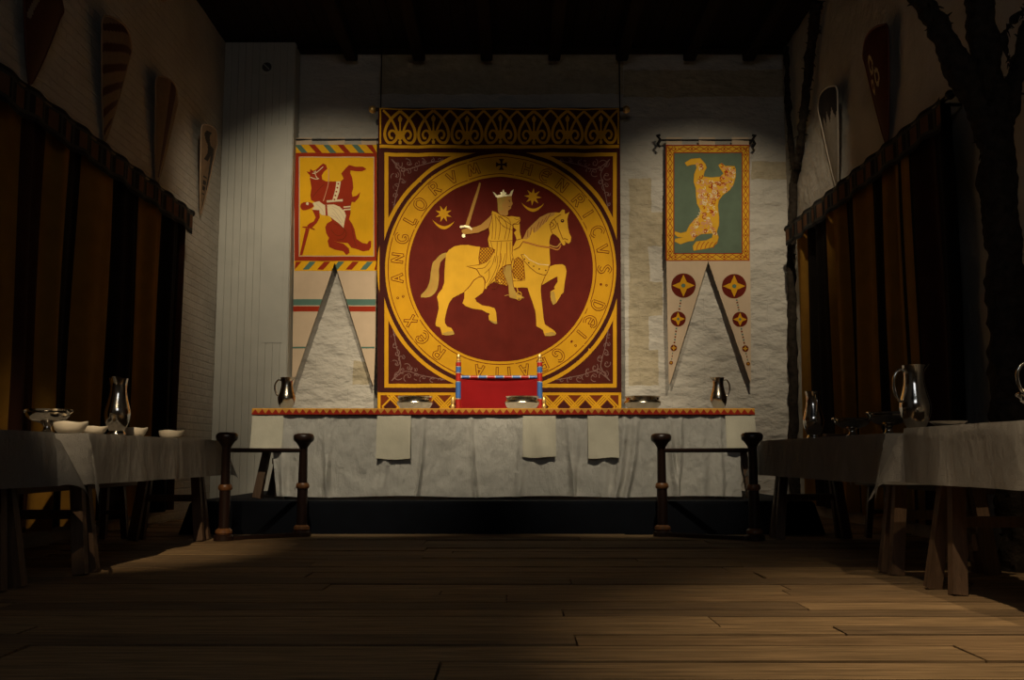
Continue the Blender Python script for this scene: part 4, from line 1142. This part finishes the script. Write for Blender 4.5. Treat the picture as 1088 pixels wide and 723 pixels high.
# runner with a border of triangles
YF = 8.484; bm = bmesh.new(); n = 74; xw = (HX1-HX0+.0)/n; zt = ZH+.018; zb = ZH-.036; zm = zb+.009
def q(*vs, mi=0):
    f = bm.faces.new([bm.verts.new(v) for v in vs]); f.material_index = mi
for i in range(n):
    a = HX0+i*xw; b_ = a+xw; m_ = (a+b_)/2
    q((a, YF, zb), (b_, YF, zb), (b_, YF, zm), (a, YF, zm), mi=0)
    q((a, YF, zm), (b_, YF, zm), (m_, YF, zt-.008), mi=0)
    q((a, YF, zm), (m_, YF, zt-.008), (a, YF, zt-.008), mi=1); q((b_, YF, zm), (b_, YF, zt-.008), (m_, YF, zt-.008), mi=1)
    q((a, YF, zt-.008), (b_, YF, zt-.008), (b_, YF+.008, zt), (a, YF+.008, zt), mi=1)
q((HX0, YF+.008, zt), (HX1, YF+.008, zt), (HX1, YF+.10, zt), (HX0, YF+.10, zt), mi=1)
bmesh.ops.remove_doubles(bm, verts=bm.verts, dist=1e-5)
q((HX0, YF+.004, zb), (HX0, YF+.004, zt-.004), (HX1, YF+.004, zt-.004), (HX1, YF+.004, zb), mi=0)
q((HX0, YF, zb), (HX0, YF+.004, zb), (HX1, YF+.004, zb), (HX1, YF, zb), mi=0)
q((HX0, YF+.004, zt-.004), (HX0, YF+.10, zt-.004), (HX1, YF+.10, zt-.004), (HX1, YF+.004, zt-.004), mi=1)
for X_ in (HX0, HX1):
    q((X_, YF, zb), (X_, YF, zt-.008), (X_, YF+.004, zt-.008), (X_, YF+.004, zb), mi=0); q((X_, YF, zt-.008), (X_, YF+.008, zt), (X_, YF+.10, zt), (X_, YF+.10, zt-.004), (X_, YF+.004, zt-.004), mi=1)
M['run_red'] = cloth_mat('runner_red', (.36, .025, .012), .85, .08); M['run_gold'] = cloth_mat('runner_orange', (.66, .30, .045), .85, .08)
o = link_bm('table_runner', bm, [M['run_red'], M['run_gold']]); tag(o, 'red and orange border strip with a row of triangles along the high table edge', 'runner')
ZR = ZH+.011

# benches behind the side tables
def bench(label, x, y0, y1):
    t = thing('bench', label, 'bench', (x, (y0+y1)/2, .003), 0); h = (y1-y0)/2
    bm = bmesh.new(); box(bm, -.105, .105, -h, h, .40, .44, 0, .004); link_bm('seat', bm, M['board_wood'], t)
    for s in (-1, 1):
        for a in (-1, 1):
            bm = bmesh.new(); beam(bm, (a*.06, s*(h-.25), .4), (a*.085, s*(h-.2), 0), .045, .045); link_bm('leg', bm, M['leg_wood'], t)
        bm = bmesh.new(); beam(bm, (-.08, s*(h-.23), .2), (.08, s*(h-.23), .2), .03, .03); link_bm('stretcher', bm, M['leg_wood'], t)
    return t
bench('low wooden bench between left wall and the left table nearer the dais', -3.05, 5.75, 7.9)
bench('low wooden bench between right wall and the right table nearer the dais', 2.85, 5.95, 8.0)

# ================================================================== RED CHAIR
xcL = W(487, 410, 9.75).x; xcR = W(573.5, 410, 9.75).x; mc = (xcL+xcR)/2; hw = (xcR-xcL)/2
t = thing('throne_chair', 'red chair with blue banded posts and gold finials behind the high table', 'chair', (mc, 9.6, ZD+.001))
ztop = W(487, 380, 9.75).z-ZD
bands = ['paint_red', 'paint_blue', 'paint_red', 'paint_blue', 'paint_red', 'paint_blue', 'paint_red']
pm = [M['paint_red'], M['paint_blue'], M['brass'], M['paint_white']]
def post(x, y, segs, r=.027, finial=.07):
    """segs: (z0,z1,colour) turned lengths with white-edged bands"""
    bm = bmesh.new(); prof = []; mis = []
    for (a, b_, c) in segs:
        k = .6 if c == 9 else 1
        for (rr, z, m) in ((r*.86, a, 3), (r*1.02, a+.004, 3), (r*1.02, a+.0045, c), (r, (a+b_)/2, c), (r*1.02, b_-.004, 3), (r*.86, b_, 3)):
            prof.append((rr, z)); mis.append(c if m != 3 else 3)
    prof.append((0, segs[-1][1])); mis.append(0)
    lathe(bm, [(0, segs[0][0])]+prof, (x, y, 0), 20, 0, mis=[0]+mis)
    o = link_bm('post', bm, pm, t, True)
    bm = bmesh.new(); z = segs[-1][1]; h = finial
    lathe(bm, [(0, z-.002), (.02, z), (.024, z+h*.18), (.016, z+h*.3), (.013, z+h*.36), (.019, z+h*.5), (.018, z+h*.75), (.010, z+h*.95), (0, z+h)], (x, y, 0), 16); f = link_bm('finial', bm, M['brass'], o, True)
    return o
zz = lambda py, Y=9.75: W(487, py, Y).z-ZD
S = [(0, .2, 1), (.2, .45, 0), (.45, zz(436.5), 1), (zz(436.5), zz(424), 0), (zz(424), zz(406), 1), (zz(406), zz(396.5), 0), (zz(396.5), zz(390), 1), (zz(390), zz(385), 0)]
for s in (-1, 1): post(s*hw, .15, S, .0265, zz(380)-zz(385)+.035)
S2 = [(0, .2, 1), (.2, .45, 0), (.45, zz(438, 9.35), 0), (zz(438, 9.35), zz(434.5, 9.35), 0)]
for s in (-1, 1): post(s*(hw+.028), -.26, S2, .024, zz(422, 9.35)-zz(434.5, 9.35))
bm = bmesh.new(); nb = 9; L = 2*hw-.05
prof = []
zc = zz(401)
for k in range(nb):
    a = -L/2+L*k/nb; b_ = a+L/nb
    c = 1 if k % 2 == 0 else 0
    for (x0, x1, m, r) in ((a, a+.008, 3, .017), (a+.008, b_, c, .0155)):
        n0 = len(bm.faces); tube(bm, [(x0, .15, zc), (x1, .15, zc)], r, 14, m)
link_bm('top_rail', bm, pm, t, True)
bm = bmesh.new(); G = []
for j in range(13):
    row = []
    for i in range(21):
        u = i/20*2-1; v = j/12; row.append(bm.verts.new((u*(hw-.022), .15+.02*(1-u*u), .50+(zc-.012-.50)*v)))
    G.append(row)
for j in range(12):
    for i in range(20): bm.faces.new((G[j][i], G[j][i+1], G[j+1][i+1], G[j+1][i]))
bmesh.ops.solidify(bm, geom=bm.faces[:], thickness=.008); link_bm('backrest', bm, M['chair_red'], t, True)
bm = bmesh.new(); box(bm, -hw+.01, hw-.01, -.27, .16, .44, .49, 0, .012); link_bm('seat', bm, M['chair_red'], t)
for s in (-1, 1):
    bm = bmesh.new(); tube(bm, [(s*(hw+.01), .14, zz(439, 9.5)), (s*(hw+.028), -.25, zz(439, 9.5))], .015, 12); link_bm('armrest', bm, M['paint_red'], t, True)
    bm = bmesh.new(); tube(bm, [(s*(hw+.01), .14, .2), (s*(hw+.028), -.25, .2)], .014, 12); link_bm('stretcher', bm, M['paint_red'], t, True)
bm = bmesh.new(); tube(bm, [(-hw-.02, -.26, .2), (hw+.02, -.26, .2)], .014, 12); link_bm('stretcher', bm, M['paint_red'], t, True)

# ================================================================== BARRIERS
def barrier(xa, ya, xb, yb, label):
    t = thing('post_barrier', label, 'barrier', ((xa+xb)/2, (ya+yb)/2, .003)); c = Vector(((xa+xb)/2, (ya+yb)/2, 0))
    for (x, y) in ((xa, ya), (xb, yb)):
        bm = bmesh.new(); p = Vector((x, y, 0))-c
        lathe(bm, [(0, 0), (.075, 0), (.075, .03), (.05, .05), (.041, .06), (.041, .38), (.036, .385), (.036, .40), (.033, .69), (.037, .70), (.06, .735), (.078, .75), (.082, .765), (.082, .785), (.072, .8), (.05, .808), (0, .81)], p, 28)
        o = link_bm('post', bm, M['dark_wood'], t, True)
        for (z, r) in ((.062, .062), (.39, .052)):
            bm = bmesh.new(); lathe(bm, [(.04, z-.02), (r*.9, z-.018), (r*1.04, z-.006), (r, z+.012), (.044, z+.026)], p, 28); link_bm('ring', bm, M['ring_wood'], o, True)
    a = Vector((xa, ya, 0))-c; b_ = Vector((xb, yb, 0))-c
    bm = bmesh.new(); tube(bm, [a+Vector((0, 0, .672)), b_+Vector((0, 0, .672))], .017, 12); link_bm('rail', bm, M['dark_wood'], t, True)
    bm = bmesh.new(); beam(bm, a+Vector((0, 0, .014)), b_+Vector((0, 0, .014)), .07, .027); link_bm('foot_rail', bm, M['dark_wood'], t)
barrier(W(240, 500, 7.55).x, 7.55, W(322, 500, 7.93).x, 7.93, 'dark turned post and rail barrier at the left end of the dais')
barrier(W(800, 500, 7.55).x, 7.55, W(703, 500, 7.93).x, 7.93, 'dark turned post and rail barrier at the right end of the dais')

# ================================================================== TABLEWARE
def pitcher(x, y, z, h, w, label, hand=1, ang=0, m='pewter', group='metal jugs on the tables', slim=False, lid=False):
    t = thing('metal_jug', label, 'jug', (x, y, z), ang, None)
    r = w/2
    prof = [(0, 0), (r*.66, 0), (r*.70, .02*h), (r*.66, .05*h), (r*.58, .08*h), (r*.72, .14*h), (r*.9, .24*h), (r*.99, .36*h), (r*.97, .44*h), (r*.84, .55*h), (r*.72, .66*h), (r*.64, .76*h), (r*.64, .88*h), (r*.72, .99*h), (r*.74, h),
            (r*.68, h), (r*.6, .88*h), (r*.59, .76*h), (r*.66, .66*h), (r*.78, .55*h), (r*.9, .4*h), (r*.6, .12*h), (0, .1*h)]
    P = [(a, b_) for a, b_ in prof]
    sp = smooth_path([Vector((a, b_, 0)) for a, b_ in P[1:15]], 4)
    full = [(0, 0)] + [(max(.001, p.x), p.y) for p in sp] + P[15:]
    bm = bmesh.new(); lathe(bm, full, seg=48)
    # pouring lip
    for v in bm.verts:
        if v.co.z > .9*h:
            a = math.atan2(v.co.y, v.co.x*(-hand)); k = math.exp(-(a/.45)**2)*(v.co.z-.9*h)/(.1*h)
            v.co.x += -hand*k*r*.35; v.co.z += k*.02*h
    link_bm('body', bm, M[m], t, True)
    bm = bmesh.new()
    pts = [(hand*r*.52, 0, .90*h), (hand*r*.95, 0, .93*h), (hand*r*1.3, 0, .82*h), (hand*r*1.34, 0, .66*h), (hand*r*1.12, 0, .5*h), (hand*r*.88, 0, .46*h)]
    tube(bm, smooth_path(pts, 6), r*.10, 10); link_bm('handle', bm, M[m], t, True)
    return t
def bowl(x, y, z, w, h, label, m='pewter', name='metal_bowl', cat='bowl', group=None):
    r = w/2; bm = bmesh.new()
    prof = [(0, 0), (r*.38, 0), (r*.60, .08*h), (r*.82, .25*h), (r*.95, .45*h), (r, .58*h), (r*.97, .68*h), (r*.89, .76*h), (r*.90, .92*h), (r*.97, h), (r*.95, h*1.02), (r*.86, h*.9), (r*.84, .75*h), (r*.9, .55*h), (r*.78, .32*h), (r*.4, .14*h), (0, .12*h)]
    lathe(bm, prof, seg=52)
    o = link_bm(name, bm, M[m], None, True, (x, y, z)); tag(o, label, cat, group); return o
def footed_bowl(x, y, z, w, h, label, m='pewter'):
    t = thing('footed_bowl', label, 'bowl', (x, y, z)); r = w/2
    bm = bmesh.new(); lathe(bm, [(0, .42*h), (r*.3, .43*h), (r*.75, .55*h), (r*.97, .72*h), (r, .86*h), (r*.93, .92*h), (r*.96, h), (r*.92, h*1.0), (r*.88, .9*h), (r*.9, .78*h), (r*.7, .62*h), (0, .5*h)], seg=52); link_bm('basin', bm, M[m], t, True)
    bm = bmesh.new(); lathe(bm, [(0, 0), (r*.45, 0), (r*.47, .03*h), (r*.3, .08*h), (r*.2, .16*h), (r*.17, .3*h), (r*.24, .4*h), (r*.34, .455*h), (0, .455*h)], seg=40); link_bm('foot', bm, M[m], t, True)
    for s in (-1, 1):
        bm = bmesh.new(); tube(bm, smooth_path([(s*r*.93, -.012, .8*h), (s*r*1.06, -.03, .92*h), (s*r*1.1, 0, .98*h), (s*r*1.06, .03, .92*h), (s*r*.93, .012, .8*h)], 4), .005, 8); link_bm('handle', bm, M[m], t, True)
    return t
def shallow(x, y, z, w, h, label, m='lit_metal', lug=1):
    r = w/2; bm = bmesh.new()
    lathe(bm, [(0, 0), (r*.6, 0), (r*.72, .05*h), (r*.92, .35*h), (r*.99, .7*h), (r, .92*h), (r*.985, h), (r*.95, .97*h), (r*.86, .5*h), (r*.45, .2*h), (0, .16*h)], seg=44)
    for v in bm.verts:
        v.co.z *= 1+.05*math.sin(3*math.atan2(v.co.y, v.co.x))
        if v.co.z > .7*h:
            a = math.atan2(v.co.y, v.co.x*lug); v.co.x += lug*math.exp(-(a/.3)**2)*r*.16; v.co.z += math.exp(-(a/.35)**2)*.08*h
    o = link_bm('shallow_bowl', bm, M[m], None, True, (x, y, z)); return tag(o, label, 'bowl')
def at_x(px, Y): return (px-544)/F*Y
# high table
Yq = 8.98
for px0, px1, lab in ((422, 460, 'low round polished metal bowl left of the red chair'), (536, 573, 'low round polished metal bowl in front of the red chair'), (663.5, 702, 'low round polished metal bowl right of the great hanging')):
    c = W((px0+px1)/2, 430, Yq).x; bowl(c, Yq, ZR, (px1-px0)/F*Yq*1.02, .135, lab, 'bronze')
pitcher(W(304.5, 420, Yq).x, Yq, ZR, .31, .16, 'brassy metal jug at the left end of the high table', -1, 0, 'bronze')
pitcher(W(763.5, 420, Yq).x, Yq, ZR, .31, .15, 'brassy metal jug at the right end of the high table', 1, 0, 'bronze')
# left tables
zt = ZT+.009
footed_bowl(at_x(52, 5.6), 5.6, zt, .235, .14, 'footed pewter bowl on left table behind the hanging cloth corner')
shallow(at_x(76, 5.42), 5.42, zt, .17, .062, 'shallow dull bowl beside the footed pewter bowl on left table', 'lit_metal')
shallow(at_x(102, 5.66), 5.66, zt, .13, .045, 'small pale bowl just left of the tall pewter jug on left table', 'lit_metal')
pitcher(at_x(125.5, 5.98), 5.98, zt, .345, .15, 'tall waisted pewter jug on the left table', -1, -PI/2, 'pewter')
shallow(at_x(145.5, 6.34), 6.34, zt, .135, .056, 'small pale bowl just right of the tall pewter jug on left table', 'lit_metal')
shallow(at_x(183, 7.1), 7.1, zt, .165, .058, 'small pale bowl farthest along the left table', 'lit_metal')
# right tables
pitcher(at_x(863.5, 7.2), 7.2, zt, .345, .15, 'slim pewter jug standing farthest along the right table', -1, PI/2, 'pewter')
footed_bowl(at_x(904, 6.4), 6.4, zt, .22, .12, 'footed pewter bowl next to the slim jug on right table')
footed_bowl(at_x(943, 5.95), 5.95, zt, .225, .14, 'footed pewter bowl next to the big jug on right table')
pitcher(at_x(972, 5.38), 5.38, zt, .37, .165, 'big round bellied pewter jug with handle on the right table', -1, 0, 'pewter')
bm = bmesh.new(); box(bm, -.075, .075, -.05, .05, 0, .028, 0, .005)
o = link_bm('wooden_trencher', bm, M['board_wood'], None, False, (at_x(886, 6.75), 6.75, zt)); tag(o, 'small flat wooden block between slim jug and footed bowl on right table', 'trencher')
zt2 = zt+.018
bm = bmesh.new(); lathe(bm, [(0, 0), (.05, 0), (.055, .005), (.085, .024), (.088, .028), (.05, .012), (0, .01)], seg=40)
o = link_bm('pewter_plate', bm, M['pewter'], None, True, (2.13, 4.84, zt2)); tag(o, 'small pewter plate near the end of the brightly lit right table', 'plate')
footed_bowl(2.19, 4.02, zt2, .23, .115, 'footed pewter bowl cut by the right edge of the photo')
pitcher(2.28, 4.25, zt2, .275, .15, 'pewter jug cut by the right edge of the photo', -1, 0, 'pewter')

# ================================================================== LIGHTS
def spot(name, loc, target, power, size, blend, col, radius=.05):
    l = bpy.data.lights.new(name, 'SPOT'); l.energy = power; l.spot_size = math.radians(size); l.spot_blend = blend; l.color = col; l.shadow_soft_size = radius
    o = bpy.data.objects.new(name, l); COL.objects.link(o); o.location = loc
    o.rotation_euler = (Vector(target)-Vector(loc)).to_track_quat('-Z', 'Y').to_euler(); return o
WARM = (1, .84, .60); WARM2 = (1, .78, .50)
spot('spotlight', (-2.1, 7.7, 5.1), (-2.05, 11.4, 2.45), 390, 63, 1, WARM, .03)
spot('spotlight', (2.3, 7.7, 5.1), (2.2, 11.4, 2.5), 360, 57, 1, WARM, .03)
spot('spotlight', (-.1, 5.2, 5.1), (-.2, 10.9, 1.4), 1500, 44, 1.0, WARM, .05)
spot('spotlight', (-1.3, 5.0, 5.1), (-1.3, 8.5, 1.45), 640, 33, .7, (1, .88, .66), .05)
spot('spotlight', (1.0, 5.0, 5.1), (1.0, 8.5, 1.45), 560, 33, .7, (1, .88, .66), .05)
spot('spotlight', (.6, 1.6, 5.1), (1.9, 3.4, 0), 700, 42, 1, WARM2, .04)
spot('spotlight', (-1.5, 1.6, 4.6), (-2.45, 5.9, .85), 850, 20, .9, WARM2, .03)
spot('spotlight', (2.35, 1.6, 5.0), (2.35, 3.9, .75), 330, 34, .9, WARM2, .03)

w = bpy.data.worlds.new('world'); scn.world = w; w.use_nodes = True
w.node_tree.nodes['Background'].inputs[0].default_value = (.5, .5, .55, 1); w.node_tree.nodes['Background'].inputs[1].default_value = .0
# unseen fill lamp behind the camera, added for the general glow of the hall
l = bpy.data.lights.new('hall_fill', 'AREA'); l.shape = 'RECTANGLE'; l.size = 2.2; l.size_y = 1.2; l.energy = 17; l.color = (.88, .94, 1)
o = bpy.data.objects.new('hall_fill', l); COL.objects.link(o); o.location = (0, -.9, 4.3)
o.rotation_euler = (Vector((0, 8, 1.5))-o.location).to_track_quat('-Z', 'Y').to_euler()
